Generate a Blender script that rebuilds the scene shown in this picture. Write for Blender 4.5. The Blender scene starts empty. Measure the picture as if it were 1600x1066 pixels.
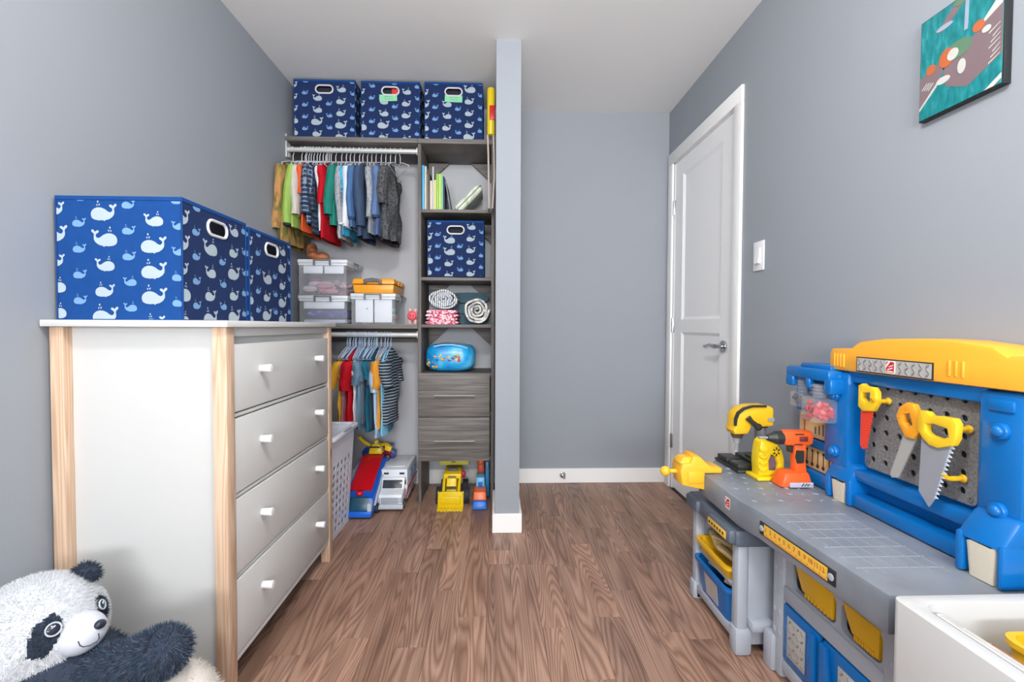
import bpy, bmesh, math, random
from mathutils import Vector, Matrix, noise
random.seed(7)
C = bpy.context.scene.collection
PI = math.pi
# ---------------------------------------------------------------- camera, world, light, exposure
sc = bpy.context.scene
cam_d = bpy.data.cameras.new('camera'); cam = bpy.data.objects.new('camera', cam_d); C.objects.link(cam)
cam_d.sensor_width = 36.0; cam_d.lens = 36.0 * 711.18 / 1600
cam_d.shift_x = 2.92 / 1600; cam_d.shift_y = -4.29 / 1600
cam_d.clip_start = 0.02
R = (Matrix.Rotation(-0.03357, 4, 'Z') @ Matrix.Rotation(PI / 2 - 0.02577, 4, 'X') @ Matrix.Rotation(0.0042, 4, 'Z'))
cam.matrix_world = Matrix.Translation((0, 0, 1.035)) @ R
sc.camera = cam
w = bpy.data.worlds.new('sky'); sc.world = w; w.use_nodes = True
w.node_tree.nodes['Background'].inputs[0].default_value = (0.75, 0.86, 1, 1)
w.node_tree.nodes['Background'].inputs[1].default_value = 1.5
def area(name, loc, rot, size, sizey, power, col=(1, 1, 1), shape='RECTANGLE'):
    l = bpy.data.lights.new(name, 'AREA'); l.shape = shape; l.size = size; l.size_y = sizey
    l.energy = power; l.color = col
    o = bpy.data.objects.new(name, l); C.objects.link(o); o.location = loc; o.rotation_euler = rot
    return o
# soft fill light set in an added, unseen rear window, and the ceiling lamp
area('rear_fill_light', (0.0, -2.36, 1.35), (PI / 2 + 0.95, 0, 0), 1.7, 1.2, 155, (0.97, 0.985, 1.0))
pl = bpy.data.lights.new('ceiling_lamp_light', 'POINT'); pl.energy = 43; pl.shadow_soft_size = 0.09; pl.color = (1.0, 0.99, 0.975)
plo = bpy.data.objects.new('ceiling_lamp_light', pl); C.objects.link(plo); plo.location = (0.02, 0.4, 2.2)
sc.view_settings.view_transform = 'Standard'
sc.view_settings.look = 'None'
sc.view_settings.gamma = 1.0
sc.view_settings.use_curve_mapping = False
sc.view_settings.exposure = 0.40

# ---------------------------------------------------------------- materials
def lin(c):
    return tuple(((v / 255) / 12.92 if v / 255 <= 0.04045 else ((v / 255 + 0.055) / 1.055) ** 2.4) for v in c) + (1,)
MATS = {}
def mat(name, col, rough=0.6, metal=0.0, var=0.06, scale=12.0, bump=0.0, bscale=200.0, alpha=1.0, spec=0.5, coat=0.0, sheen=0.0):
    if name in MATS: return MATS[name]
    m = bpy.data.materials.new(name); m.use_nodes = True; MATS[name] = m
    nt = m.node_tree; b = nt.nodes['Principled BSDF']
    c = lin(col)
    tc = nt.nodes.new('ShaderNodeTexCoord'); n = nt.nodes.new('ShaderNodeTexNoise'); n.inputs['Scale'].default_value = scale
    n.inputs['Detail'].default_value = 3
    nt.links.new(tc.outputs['Object'], n.inputs['Vector'])
    mx = nt.nodes.new('ShaderNodeMix'); mx.data_type = 'RGBA'
    mx.inputs[6].default_value = tuple(v * (1 - var) for v in c[:3]) + (1,)
    mx.inputs[7].default_value = tuple(min(1, v * (1 + var)) for v in c[:3]) + (1,)
    nt.links.new(n.outputs['Fac'], mx.inputs[0]); nt.links.new(mx.outputs[2], b.inputs['Base Color'])
    b.inputs['Roughness'].default_value = rough; b.inputs['Metallic'].default_value = metal
    b.inputs['Specular IOR Level'].default_value = spec
    b.inputs['Coat Weight'].default_value = coat; b.inputs['Sheen Weight'].default_value = sheen
    b.inputs['Alpha'].default_value = alpha
    if bump:
        n2 = nt.nodes.new('ShaderNodeTexNoise'); n2.inputs['Scale'].default_value = bscale
        bp = nt.nodes.new('ShaderNodeBump'); bp.inputs['Strength'].default_value = bump; bp.inputs['Distance'].default_value = 0.002
        nt.links.new(tc.outputs['Object'], n2.inputs['Vector'])
        nt.links.new(n2.outputs['Fac'], bp.inputs['Height']); nt.links.new(bp.outputs[0], b.inputs['Normal'])
    return m
def ramp_mat(name, kind, stops, rough=0.6, scale=(1, 1, 1), tscale=5.0, dist=0.0, detail=4.0, bump=0.0, constant=False, objinfo=False):
    """stops of a colour ramp over noise / wave / voronoi in object space"""
    if name in MATS: return MATS[name]
    m = bpy.data.materials.new(name); m.use_nodes = True; MATS[name] = m
    nt = m.node_tree; b = nt.nodes['Principled BSDF']; L = nt.links.new
    tc = nt.nodes.new('ShaderNodeTexCoord'); mp = nt.nodes.new('ShaderNodeMapping'); mp.inputs['Scale'].default_value = scale
    L(tc.outputs['Object'], mp.inputs[0])
    if kind == 'noise':
        t = nt.nodes.new('ShaderNodeTexNoise'); t.inputs['Distortion'].default_value = dist; t.inputs['Detail'].default_value = detail; f = 'Fac'
    elif kind == 'voronoi':
        t = nt.nodes.new('ShaderNodeTexVoronoi'); f = 'Distance'
    else:
        t = nt.nodes.new('ShaderNodeTexWave'); t.inputs['Distortion'].default_value = dist; t.bands_direction = kind[-1].upper(); t.inputs['Detail'].default_value = detail; f = 'Fac'
    t.inputs['Scale'].default_value = tscale
    L(mp.outputs[0], t.inputs['Vector'])
    r = nt.nodes.new('ShaderNodeValToRGB'); L(t.outputs[f], r.inputs[0])
    if constant: r.color_ramp.interpolation = 'CONSTANT'
    e = r.color_ramp.elements
    while len(e) < len(stops): e.new(0.5)
    for k, (p, c) in enumerate(stops): e[k].position = p; e[k].color = lin(c)
    L(r.outputs[0], b.inputs['Base Color']); b.inputs['Roughness'].default_value = rough
    if bump:
        bp = nt.nodes.new('ShaderNodeBump'); bp.inputs['Strength'].default_value = bump; bp.inputs['Distance'].default_value = 0.002
        L(t.outputs[f], bp.inputs['Height']); L(bp.outputs[0], b.inputs['Normal'])
    return m
def plaid_mat(name, base, line1, line2, s=22.0):
    if name in MATS: return MATS[name]
    m = bpy.data.materials.new(name); m.use_nodes = True; MATS[name] = m
    nt = m.node_tree; b = nt.nodes['Principled BSDF']; L = nt.links.new
    tc = nt.nodes.new('ShaderNodeTexCoord'); prev = lin(base)
    mixes = []
    for ax, colr, sc_ in (('Z', line1, s), ('Y', line1, s), ('Z', line2, s * 0.5), ('X', line2, s * 0.7)):
        t = nt.nodes.new('ShaderNodeTexWave'); t.bands_direction = ax; t.inputs['Scale'].default_value = sc_ / 3
        t.inputs['Distortion'].default_value = 0.4
        L(tc.outputs['Object'], t.inputs['Vector'])
        r = nt.nodes.new('ShaderNodeValToRGB'); r.color_ramp.elements[0].position = 0.72; r.color_ramp.elements[1].position = 0.9
        r.color_ramp.elements[1].color = (0.75, 0.75, 0.75, 1)
        L(t.outputs['Fac'], r.inputs[0])
        mx = nt.nodes.new('ShaderNodeMix'); mx.data_type = 'RGBA'; mx.inputs[7].default_value = lin(colr)
        L(r.outputs[0], mx.inputs[0])
        if mixes: L(mixes[-1].outputs[2], mx.inputs[6])
        else: mx.inputs[6].default_value = prev
        mixes.append(mx)
    L(mixes[-1].outputs[2], b.inputs['Base Color']); b.inputs['Roughness'].default_value = 0.9
    return m

# ---------------------------------------------------------------- mesh helpers
class P:
    def __init__(s): s.bm = bmesh.new()
    def _mi(s, fs, mi):
        for f in fs: f.material_index = mi
    def box(s, x0, x1, y0, y1, z0, z1, bev=0.0, seg=2, mi=0, M=None):
        g = bmesh.ops.create_cube(s.bm, size=1.0)['verts']
        bmesh.ops.scale(s.bm, vec=(abs(x1 - x0), abs(y1 - y0), abs(z1 - z0)), verts=g)
        bmesh.ops.translate(s.bm, vec=((x0 + x1) / 2, (y0 + y1) / 2, (z0 + z1) / 2), verts=g)
        return s._fin(g, bev, seg, mi, M)
    def _fin(s, g, bev, seg, mi, M):
        fs = list({f for v in g for f in v.link_faces})
        s._mi(fs, mi)
        if M is not None: bmesh.ops.transform(s.bm, matrix=M, verts=g)
        if bev > 0:
            es = list({e for v in g for e in v.link_edges})
            bmesh.ops.bevel(s.bm, geom=es, offset=bev, segments=seg, profile=0.5, affect='EDGES', clamp_overlap=True, material=mi)
        return s
    def taper(s, x0, x1, y0, y1, z0, z1, tx=1.0, ty=1.0, bev=0.0, seg=2, mi=0, M=None, dx=0, dy=0):
        """box whose top is scaled by tx, ty about its centre and shifted"""
        g = bmesh.ops.create_cube(s.bm, size=1.0)['verts']
        for v in g:
            if v.co.z > 0: v.co.x *= tx; v.co.y *= ty
        bmesh.ops.scale(s.bm, vec=(abs(x1 - x0), abs(y1 - y0), abs(z1 - z0)), verts=g)
        for v in g:
            if v.co.z > 0: v.co.x += dx; v.co.y += dy
        bmesh.ops.translate(s.bm, vec=((x0 + x1) / 2, (y0 + y1) / 2, (z0 + z1) / 2), verts=g)
        return s._fin(g, bev, seg, mi, M)
    def cyl(s, p0, p1, r0, r1=None, seg=16, bev=0.0, mi=0):
        r1 = r0 if r1 is None else r1
        p0 = Vector(p0); p1 = Vector(p1); d = p1 - p0
        q = d.to_track_quat('Z', 'Y').to_matrix().to_4x4()
        M = Matrix.Translation((p0 + p1) / 2) @ q
        g = bmesh.ops.create_cone(s.bm, cap_ends=True, segments=seg, radius1=r0, radius2=r1, depth=d.length, matrix=M)['verts']
        fs = list({f for v in g for f in v.link_faces}); s._mi(fs, mi)
        if bev > 0:
            caps = [f for f in fs if len(f.verts) > 4]
            es = list({e for f in caps for e in f.edges})
            bmesh.ops.bevel(s.bm, geom=es, offset=bev, segments=2, profile=0.5, affect='EDGES', clamp_overlap=True, material=mi)
        return s
    def ball(s, c, r, sc=(1, 1, 1), seg=16, mi=0, M=None):
        g = bmesh.ops.create_uvsphere(s.bm, u_segments=seg, v_segments=max(6, seg * 2 // 3), radius=r)['verts']
        bmesh.ops.scale(s.bm, vec=sc, verts=g)
        if M is not None: bmesh.ops.transform(s.bm, matrix=M, verts=g)
        bmesh.ops.translate(s.bm, vec=c, verts=g)
        s._mi({f for v in g for f in v.link_faces}, mi)
        return s
    def tube(s, pts, r, seg=8, mi=0, cap=True, closed=False):
        pts = [Vector(p) for p in pts]; n = len(pts)
        rs = r if isinstance(r, (list, tuple)) else [r] * n
        up = Vector((0.123, 0.3, 0.95)).normalized(); rings = []
        for i, p in enumerate(pts):
            a = pts[(i - 1) % n] if (closed or i > 0) else p; b = pts[(i + 1) % n] if (closed or i < n - 1) else p
            t = (b - a).normalized() if (b - a).length > 1e-9 else Vector((0, 0, 1))
            u = t.cross(up)
            if u.length < 0.05: u = t.cross(Vector((1, 0, 0)))
            u.normalize(); v = t.cross(u); up = -v if False else up
            rings.append([s.bm.verts.new(p + (u * math.cos(2 * PI * k / seg) + v * math.sin(2 * PI * k / seg)) * rs[i]) for k in range(seg)])
        fs = []
        for i in range(n if closed else n - 1):
            A, B = rings[i], rings[(i + 1) % n]
            for k in range(seg):
                fs.append(s.bm.faces.new((A[k], A[(k + 1) % seg], B[(k + 1) % seg], B[k])))
        if cap and not closed:
            fs.append(s.bm.faces.new(rings[0][::-1])); fs.append(s.bm.faces.new(rings[-1]))
        s._mi(fs, mi); return s
    def poly(s, outer, a, b, axis='y', holes=(), bev=0.0, mi=0, M=None):
        """2-D outline (with optional holes) extruded from a to b along axis; 2-D coords are the two other axes in order"""
        def P3(p, t):
            if axis == 'y': return Vector((p[0], t, p[1]))
            if axis == 'x': return Vector((t, p[0], p[1]))
            return Vector((p[0], p[1], t))
        tb = bmesh.new(); es = []
        for loop in [outer] + list(holes):
            vs = [tb.verts.new(P3(p, a)) for p in loop]
            for i in range(len(vs)): es.append(tb.edges.new((vs[i], vs[(i + 1) % len(vs)])))
        if holes: bmesh.ops.triangle_fill(tb, use_beauty=True, edges=es)
        else: tb.faces.new(tb.verts[:])
        d = P3((0, 0), b) - P3((0, 0), a)
        r = bmesh.ops.extrude_face_region(tb, geom=tb.faces[:])
        bmesh.ops.translate(tb, vec=d, verts=[e for e in r['geom'] if isinstance(e, bmesh.types.BMVert)])
        bmesh.ops.recalc_face_normals(tb, faces=tb.faces[:])
        if bev > 0:
            es = [e for e in tb.edges if len(e.link_faces) == 2 and e.calc_face_angle(0) > 0.9 and abs((e.verts[0].co - e.verts[1].co).dot(d)) < 1e-9]
            bmesh.ops.bevel(tb, geom=es, offset=bev, segments=2, profile=0.5, affect='EDGES', clamp_overlap=True)
        for f in tb.faces: f.material_index = mi
        if M is not None: bmesh.ops.transform(tb, matrix=M, verts=tb.verts[:])
        s.merge(tb); return s
    def merge(s, tb):
        me = bpy.data.meshes.new('tmp'); tb.to_mesh(me); tb.free(); s.bm.from_mesh(me); bpy.data.meshes.remove(me)
    def lathe(s, prof, c=(0, 0, 0), seg=20, mi=0, M=None):
        rings = []; vs_all = []
        for r, z in prof:
            ring = [s.bm.verts.new((r * math.cos(2 * PI * k / seg), r * math.sin(2 * PI * k / seg), z)) for k in range(seg)]
            rings.append(ring); vs_all += ring
        fs = []
        for A, B in zip(rings, rings[1:]):
            for k in range(seg): fs.append(s.bm.faces.new((A[k], A[(k + 1) % seg], B[(k + 1) % seg], B[k])))
        if prof[0][0] > 1e-4: fs.append(s.bm.faces.new(rings[0][::-1]))
        if prof[-1][0] > 1e-4: fs.append(s.bm.faces.new(rings[-1]))
        s._mi(fs, mi)
        if M is not None: bmesh.ops.transform(s.bm, matrix=M, verts=vs_all)
        bmesh.ops.translate(s.bm, vec=c, verts=vs_all); return s
    def grid(s, fn, nu, nv, mi=0, closeu=False):
        V = [[s.bm.verts.new(fn(i / nu, j / nv)) for j in range(nv + 1)] for i in range(nu + (0 if closeu else 1))]
        for i in range(nu):
            A = V[i]; B = V[(i + 1) % len(V)]
            for j in range(nv):
                f = s.bm.faces.new((A[j], B[j], B[j + 1], A[j + 1])); f.material_index = mi
        return s
    def build(s, name, m, parent=None, smooth=True, bymat=None):
        bm = s.bm
        bmesh.ops.recalc_face_normals(bm, faces=bm.faces[:])
        off = Vector((0, 0, 0)); p = parent
        while p is not None: off += p.location; p = p.parent
        if off.length > 0: bmesh.ops.translate(bm, vec=-off, verts=bm.verts[:])
        if smooth:
            for f in bm.faces: f.smooth = True
            for e in bm.edges:
                if len(e.link_faces) != 2 or e.calc_face_angle(0) > 0.6: e.smooth = False
        me = bpy.data.meshes.new(name); bm.to_mesh(me); bm.free()
        for x in (m if isinstance(m, (list, tuple)) else [m]): me.materials.append(x)
        o = bpy.data.objects.new(name, me); C.objects.link(o); o.parent = parent
        return o
def tag(o, label, cat=None, group=None, kind=None):
    o['label'] = label
    if cat: o['category'] = cat
    if group: o['group'] = group
    if kind: o['kind'] = kind
    return o
def thing(name, label, cat, loc=(0, 0, 0), group=None):
    o = bpy.data.objects.new(name, None); C.objects.link(o); o.location = loc
    o.empty_display_size = 0.05
    return tag(o, label, cat, group)
def struct(o, label=None):
    o['kind'] = 'structure'
    if label: o['label'] = label
    return o
def one(p, name, m, label, cat, loc=(0, 0, 0), group=None):
    """thing that is a single mesh; geometry given in world space, origin put at loc"""
    bmesh.ops.translate(p.bm, vec=-Vector(loc), verts=p.bm.verts[:])
    o = p.build(name, m); o.location = loc
    return tag(o, label, cat, group)
def copy_tree(o, parent=None):
    c = o.copy(); C.objects.link(c); c.parent = parent
    for ch in list(o.children): copy_tree(ch, c)
    return c
def lab(o, t): o['label'] = t; return o
def rrect(x0, x1, y0, y1, r, n=4):
    out = []
    for cx, cy, a in ((x1 - r, y1 - r, 0), (x0 + r, y1 - r, 1), (x0 + r, y0 + r, 2), (x1 - r, y0 + r, 3)):
        for k in range(n + 1):
            t = (a + k / n) * PI / 2; out.append((cx + r * math.cos(t), cy + r * math.sin(t)))
    return out
def circ(cx, cy, r, n=10, ry=None): return [(cx + r * math.cos(2 * PI * k / n), cy + (ry or r) * math.sin(2 * PI * k / n)) for k in range(n)]
def text_part(body, size, M, name, m, parent, depth=0.0004):
    cu = bpy.data.curves.new(name, 'FONT'); cu.body = body; cu.size = size; cu.extrude = depth; cu.align_x = 'CENTER'; cu.align_y = 'CENTER'
    t = bpy.data.objects.new('tmp', cu); C.objects.link(t)
    dg = bpy.context.evaluated_depsgraph_get(); me = bpy.data.meshes.new_from_object(t.evaluated_get(dg))
    bpy.data.objects.remove(t); me.name = name; me.materials.clear(); me.materials.append(m)
    off = Vector((0, 0, 0)); p = parent
    while p is not None: off += p.location; p = p.parent
    me.transform(Matrix.Translation(-off) @ M)
    o = bpy.data.objects.new(name, me); C.objects.link(o); o.parent = parent
    return o
def smat(name, col, **k): return mat(name, col, **k)

# ---------------------------------------------------------------- shared materials
WALL = mat('grey_wall_paint', (149, 154, 161), rough=0.75, var=0.015, scale=3, bump=0.05, bscale=900)
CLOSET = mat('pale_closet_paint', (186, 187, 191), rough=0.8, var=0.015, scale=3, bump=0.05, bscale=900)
CEIL = mat('white_ceiling_paint', (238, 237, 235), rough=0.9, var=0.01, scale=3, bump=0.1, bscale=600)
TRIM = mat('white_trim_paint', (244, 243, 241), rough=0.4, var=0.01)
DOORW = mat('white_door_paint', (243, 243, 243), rough=0.42, var=0.01)
CHROME = mat('brushed_chrome', (190, 190, 192), rough=0.22, metal=1.0, var=0.02)
WHITEPL = mat('white_plastic', (232, 233, 236), rough=0.4, var=0.01)
BLACK = mat('black_plastic', (28, 29, 32), rough=0.5)

def floor_mat():
    m = bpy.data.materials.new('laminate_oak_strip'); m.use_nodes = True
    nt = m.node_tree; L = nt.links.new; b = nt.nodes['Principled BSDF']; N = nt.nodes.new
    tc = N('ShaderNodeTexCoord'); oi = N('ShaderNodeObjectInfo')
    off = N('ShaderNodeVectorMath'); off.operation = 'SCALE'; off.inputs[0].default_value = (37.1, 61.7, 13.3)
    L(oi.outputs['Random'], off.inputs['Scale'])
    add = N('ShaderNodeVectorMath'); L(tc.outputs['Object'], add.inputs[0]); L(off.outputs[0], add.inputs[1])
    mp = N('ShaderNodeMapping'); mp.inputs['Scale'].default_value = (7.5, 0.75, 1.0); L(add.outputs[0], mp.inputs[0])
    n1 = N('ShaderNodeTexNoise'); n1.inputs['Scale'].default_value = 1.0; n1.inputs['Detail'].default_value = 1.5; n1.inputs['Distortion'].default_value = 0.25
    L(mp.outputs[0], n1.inputs['Vector'])
    # cathedral rings: fold the smooth noise into bands
    mu = N('ShaderNodeMath'); mu.operation = 'MULTIPLY'; mu.inputs[1].default_value = 30.0; L(n1.outputs['Fac'], mu.inputs[0])
    fr = N('ShaderNodeMath'); fr.operation = 'PINGPONG'; fr.inputs[1].default_value = 0.5; L(mu.outputs[0], fr.inputs[0])
    r1 = N('ShaderNodeValToRGB'); r1.color_ramp.elements[0].position = 0.0; r1.color_ramp.elements[1].position = 0.40; L(fr.outputs[0], r1.inputs[0])
    # fine fibres
    mp2 = N('ShaderNodeMapping'); mp2.inputs['Scale'].default_value = (240.0, 7.0, 1.0); L(add.outputs[0], mp2.inputs[0])
    n2 = N('ShaderNodeTexNoise'); n2.inputs['Scale'].default_value = 1.0; n2.inputs['Detail'].default_value = 3; L(mp2.outputs[0], n2.inputs['Vector'])
    # broad light and dark zones
    mp3 = N('ShaderNodeMapping'); mp3.inputs['Scale'].default_value = (14.0, 2.2, 1.0); L(add.outputs[0], mp3.inputs[0])
    n3 = N('ShaderNodeTexNoise'); n3.inputs['Scale'].default_value = 1.0; n3.inputs['Detail'].default_value = 2; L(mp3.outputs[0], n3.inputs['Vector'])
    m1 = N('ShaderNodeMix'); m1.data_type = 'RGBA'; m1.inputs[6].default_value = lin((130, 98, 82)); m1.inputs[7].default_value = lin((166, 132, 113))
    L(r1.outputs[0], m1.inputs[0])
    m2 = N('ShaderNodeMix'); m2.data_type = 'RGBA'; m2.blend_type = 'MULTIPLY'; m2.inputs[0].default_value = 0.42
    r2 = N('ShaderNodeValToRGB'); r2.color_ramp.elements[0].position = 0.3; r2.color_ramp.elements[0].color = (0.55, 0.5, 0.48, 1); r2.color_ramp.elements[1].position = 0.62; r2.color_ramp.elements[1].color = (1.08, 1.08, 1.08, 1)
    L(n2.outputs['Fac'], r2.inputs[0]); L(m1.outputs[2], m2.inputs[6]); L(r2.outputs[0], m2.inputs[7])
    m3 = N('ShaderNodeMix'); m3.data_type = 'RGBA'; m3.blend_type = 'MULTIPLY'; m3.inputs[0].default_value = 0.75
    r3 = N('ShaderNodeValToRGB'); r3.color_ramp.elements[0].position = 0.3; r3.color_ramp.elements[0].color = (0.62, 0.58, 0.56, 1); r3.color_ramp.elements[1].position = 0.62; r3.color_ramp.elements[1].color = (1.12, 1.12, 1.12, 1)
    L(n3.outputs['Fac'], r3.inputs[0]); L(m2.outputs[2], m3.inputs[6]); L(r3.outputs[0], m3.inputs[7])
    m4 = N('ShaderNodeMix'); m4.data_type = 'RGBA'; m4.blend_type = 'MULTIPLY'; m4.inputs[0].default_value = 1.0
    L(m3.outputs[2], m4.inputs[6]); L(oi.outputs['Color'], m4.inputs[7])
    L(m4.outputs[2], b.inputs['Base Color']); b.inputs['Roughness'].default_value = 0.46
    bp = N('ShaderNodeBump'); bp.inputs['Strength'].default_value = 0.12; bp.inputs['Distance'].default_value = 0.001
    L(n2.outputs['Fac'], bp.inputs['Height']); L(bp.outputs[0], b.inputs['Normal'])
    return m
FLOORM = floor_mat()
def pine_mat(name, a, b_, s=1.0):
    m = bpy.data.materials.new(name); m.use_nodes = True
    nt = m.node_tree; L = nt.links.new; b = nt.nodes['Principled BSDF']; N = nt.nodes.new
    tc = N('ShaderNodeTexCoord'); mp = N('ShaderNodeMapping'); mp.inputs['Scale'].default_value = (30 * s, 30 * s, 1.1); L(tc.outputs['Object'], mp.inputs[0])
    n = N('ShaderNodeTexNoise'); n.inputs['Scale'].default_value = 1.0; n.inputs['Detail'].default_value = 1.5; L(mp.outputs[0], n.inputs['Vector'])
    mu = N('ShaderNodeMath'); mu.operation = 'MULTIPLY'; mu.inputs[1].default_value = 9; L(n.outputs['Fac'], mu.inputs[0])
    fr = N('ShaderNodeMath'); fr.operation = 'PINGPONG'; fr.inputs[1].default_value = 0.5; L(mu.outputs[0], fr.inputs[0])
    r = N('ShaderNodeValToRGB'); r.color_ramp.elements[0].color = lin(b_); r.color_ramp.elements[1].color = lin(a); r.color_ramp.elements[0].position = 0.0; r.color_ramp.elements[1].position = 0.45
    L(fr.outputs[0], r.inputs[0])
    # knots
    mp2 = N('ShaderNodeMapping'); mp2.inputs['Scale'].default_value = (20, 20, 7); L(tc.outputs['Object'], mp2.inputs[0])
    v = N('ShaderNodeTexVoronoi'); v.inputs['Scale'].default_value = 0.6; L(mp2.outputs[0], v.inputs['Vector'])
    rk = N('ShaderNodeValToRGB'); rk.color_ramp.elements[0].position = 0.06; rk.color_ramp.elements[0].color = (1, 1, 1, 1); rk.color_ramp.elements[1].position = 0.14; rk.color_ramp.elements[1].color = (0, 0, 0, 1)
    L(v.outputs['Distance'], rk.inputs[0])
    mx = N('ShaderNodeMix'); mx.data_type = 'RGBA'; mx.inputs[7].default_value = lin((120, 74, 44)); L(rk.outputs[0], mx.inputs[0]); L(r.outputs[0], mx.inputs[6])
    L(mx.outputs[2], b.inputs['Base Color']); b.inputs['Roughness'].default_value = 0.55
    return m
PINE = pine_mat('raw_pine', (212, 184, 158), (188, 154, 126))
def greywood(name, k=1.0, axis=0):
    sca = (2.2, 2.2, 60) if axis == 0 else (60, 60, 2.2)
    return ramp_mat(name, 'noise', [(0.25, (int(78 * k), int(74 * k), int(71 * k))), (0.5, (int(108 * k), int(103 * k), int(99 * k))), (0.75, (int(134 * k), int(129 * k), int(124 * k)))], rough=0.6, scale=sca, tscale=1.6, dist=0.6, detail=5, bump=0.1)
GW = greywood('grey_woodgrain_laminate'); GWV = greywood('grey_woodgrain_panel', 0.95, 1)

# ---------------------------------------------------------------- room shell
XL, XR, YB, YF, H = -1.1886, 1.142, 2.99, -2.4, 2.44
fl = struct(P().box(XL - .1, XR + .12, YF - .1, YB + .1, -0.06, -0.0085).build('floor', mat('floor_underlay', (58, 42, 34), rough=0.9)), 'brown oak laminate floor of narrow strips running to the closet')
pitch = 0.0966
known = {-8: [1.855], -6: [2.025], -2: [1.764, 2.40], 0: [1.956, 2.08], 1: [1.953, 2.55], 2: [1.533, 1.951, 2.30], 3: [1.30, 1.93, 2.45], 4: [1.586, 2.133, 2.74], 6: [1.5, 2.05, 2.6], 7: [1.463, 1.956, 2.5], 8: [1.66, 2.739], -1: [1.6, 2.25], -3: [1.45, 2.1], -4: [1.9, 2.55], -5: [1.5, 2.2], 5: [1.75, 2.3]}
light = {(0, 1): 1.22, (2, 1): 1.25, (4, 1): 1.17, (-2, 1): 1.25, (-6, 1): 1.15, (-8, 1): 1.18, (1, 1): 1.12}
for k in range(-13, 12):
    xa = -0.027 + (k) * pitch; xb = xa + pitch
    xa = max(xa, XL); xb = min(xb, XR)
    if xb - xa < 0.01: continue
    ks = sorted(known.get(k, []))
    if not ks: ks = [random.uniform(1.3, 1.9), random.uniform(2.2, 2.7)]
    ys = ks[:]; y = ks[0]
    while y > YF: y -= random.uniform(.45, .95); ys.insert(0, max(y, YF))
    if ys[1] - ys[0] < .12: ys.pop(1)
    ys.append(YB)
    i0 = ys.index(ks[0]) if ks[0] in ys else 0
    for i in range(len(ys) - 1):
        p = P().box(xa + .0004, xb - .0004, ys[i] + .0004, ys[i + 1] - .0004, -0.008, 0.0, bev=0.0005, seg=1)
        o = one(p, 'plank', FLOORM, '', None, ((xa + xb) / 2, (ys[i] + ys[i + 1]) / 2, 0)) if False else None
        bmesh.ops.translate(p.bm, vec=(-(xa + xb) / 2, -(ys[i] + ys[i + 1]) / 2, 0), verts=p.bm.verts[:])
        o = p.build('plank', FLOORM, None); o.parent = fl; o.location = ((xa + xb) / 2, (ys[i] + ys[i + 1]) / 2, 0)
        t = random.uniform(0.84, 1.16)
        if ks[0] in ys:
            j = i - i0 + 1
            t = light.get((k, j), t)
        wv = random.uniform(-.02, .02)
        o.color = (t * (1 + wv), t, t * (1 - wv), 1)
struct(P().box(XL - .1, XR + .12, YF - .1, YB + .1, H, H + .1).build('ceiling', CEIL), 'plain white painted ceiling')
struct(P().box(XL - .1, XL, YF - .1, YB + .1, -.06, H).build('wall_left', WALL), 'plain grey painted wall on the left')
# right wall, with the door opening
DY0, DY1, DZ = 2.15, 2.895, 2.085
p = P().box(XR, XR + .12, YF - .1, DY0, -.06, H).box(XR, XR + .12, DY1, YB + .1, -.06, H).box(XR, XR + .12, DY0, DY1, DZ, H)
struct(p.build('wall_right', WALL), 'grey painted wall on the right holding door, switch and picture')
struct(P().box(.1, XR, YB, YB + .1, -.06, H).build('wall_back', WALL), 'grey painted end wall of the passage beside the door')
struct(P().box(XL, .1, YB, YB + .1, -.06, H).build('wall_closet', CLOSET), 'paler wall at the back of the open closet')
p = P().box(.003, .125, 2.267, YB, -.06, H)
wv = p.build('wall_partition', [WALL, CLOSET])
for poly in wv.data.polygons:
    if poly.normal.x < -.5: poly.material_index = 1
struct(wv, 'narrow grey partition wall between closet and passage, its end facing the room')
# rear wall (behind the camera), its window added to hold the fill light
p = P().box(XL, -.9, YF - .1, YF, -.06, H).box(.9, XR, YF - .1, YF, -.06, H).box(-.9, .9, YF - .1, YF, -.06, .65).box(-.9, .9, YF - .1, YF, 2.05, H)
struct(p.build('wall_rear', WALL))
wn = struct(P().box(-.9, -.85, YF - .08, YF - .02, .65, 2.05).box(.85, .9, YF - .08, YF - .02, .65, 2.05).box(-.85, .85, YF - .08, YF - .02, .65, .7).box(-.85, .85, YF - .08, YF - .02, 2.0, 2.05).box(-.02, .02, YF - .08, YF - .02, .7, 2.0).build('added_window_1', TRIM))
BB = .095
def baseb(name, boxes, label):
    p = P()
    for b in boxes: p.box(*b, bev=.002, seg=1)
    struct(p.build(name, TRIM), label)
baseb('baseboard_left', [(XL, XL + .013, YF, 2.975, 0, BB)], 'white baseboard along the left wall')
baseb('baseboard_back', [(.125, XR, YB - .013, YB, 0, BB)], 'white baseboard below the passage end wall')
baseb('baseboard_closet', [(XL + .013, .003, YB - .013, YB, 0, BB)], 'white baseboard at the back of the closet')
baseb('baseboard_right', [(XR - .013, XR, YF, 2.078, 0, BB)], 'white baseboard along the right wall')
baseb('baseboard_partition', [(-.010, .138, 2.254, 2.267, 0, BB), (.125, .138, 2.267, YB - .013, 0, BB), (-.010, .003, 2.267, 2.6, 0, BB)], 'white baseboard wrapping the end of the partition wall')
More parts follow.
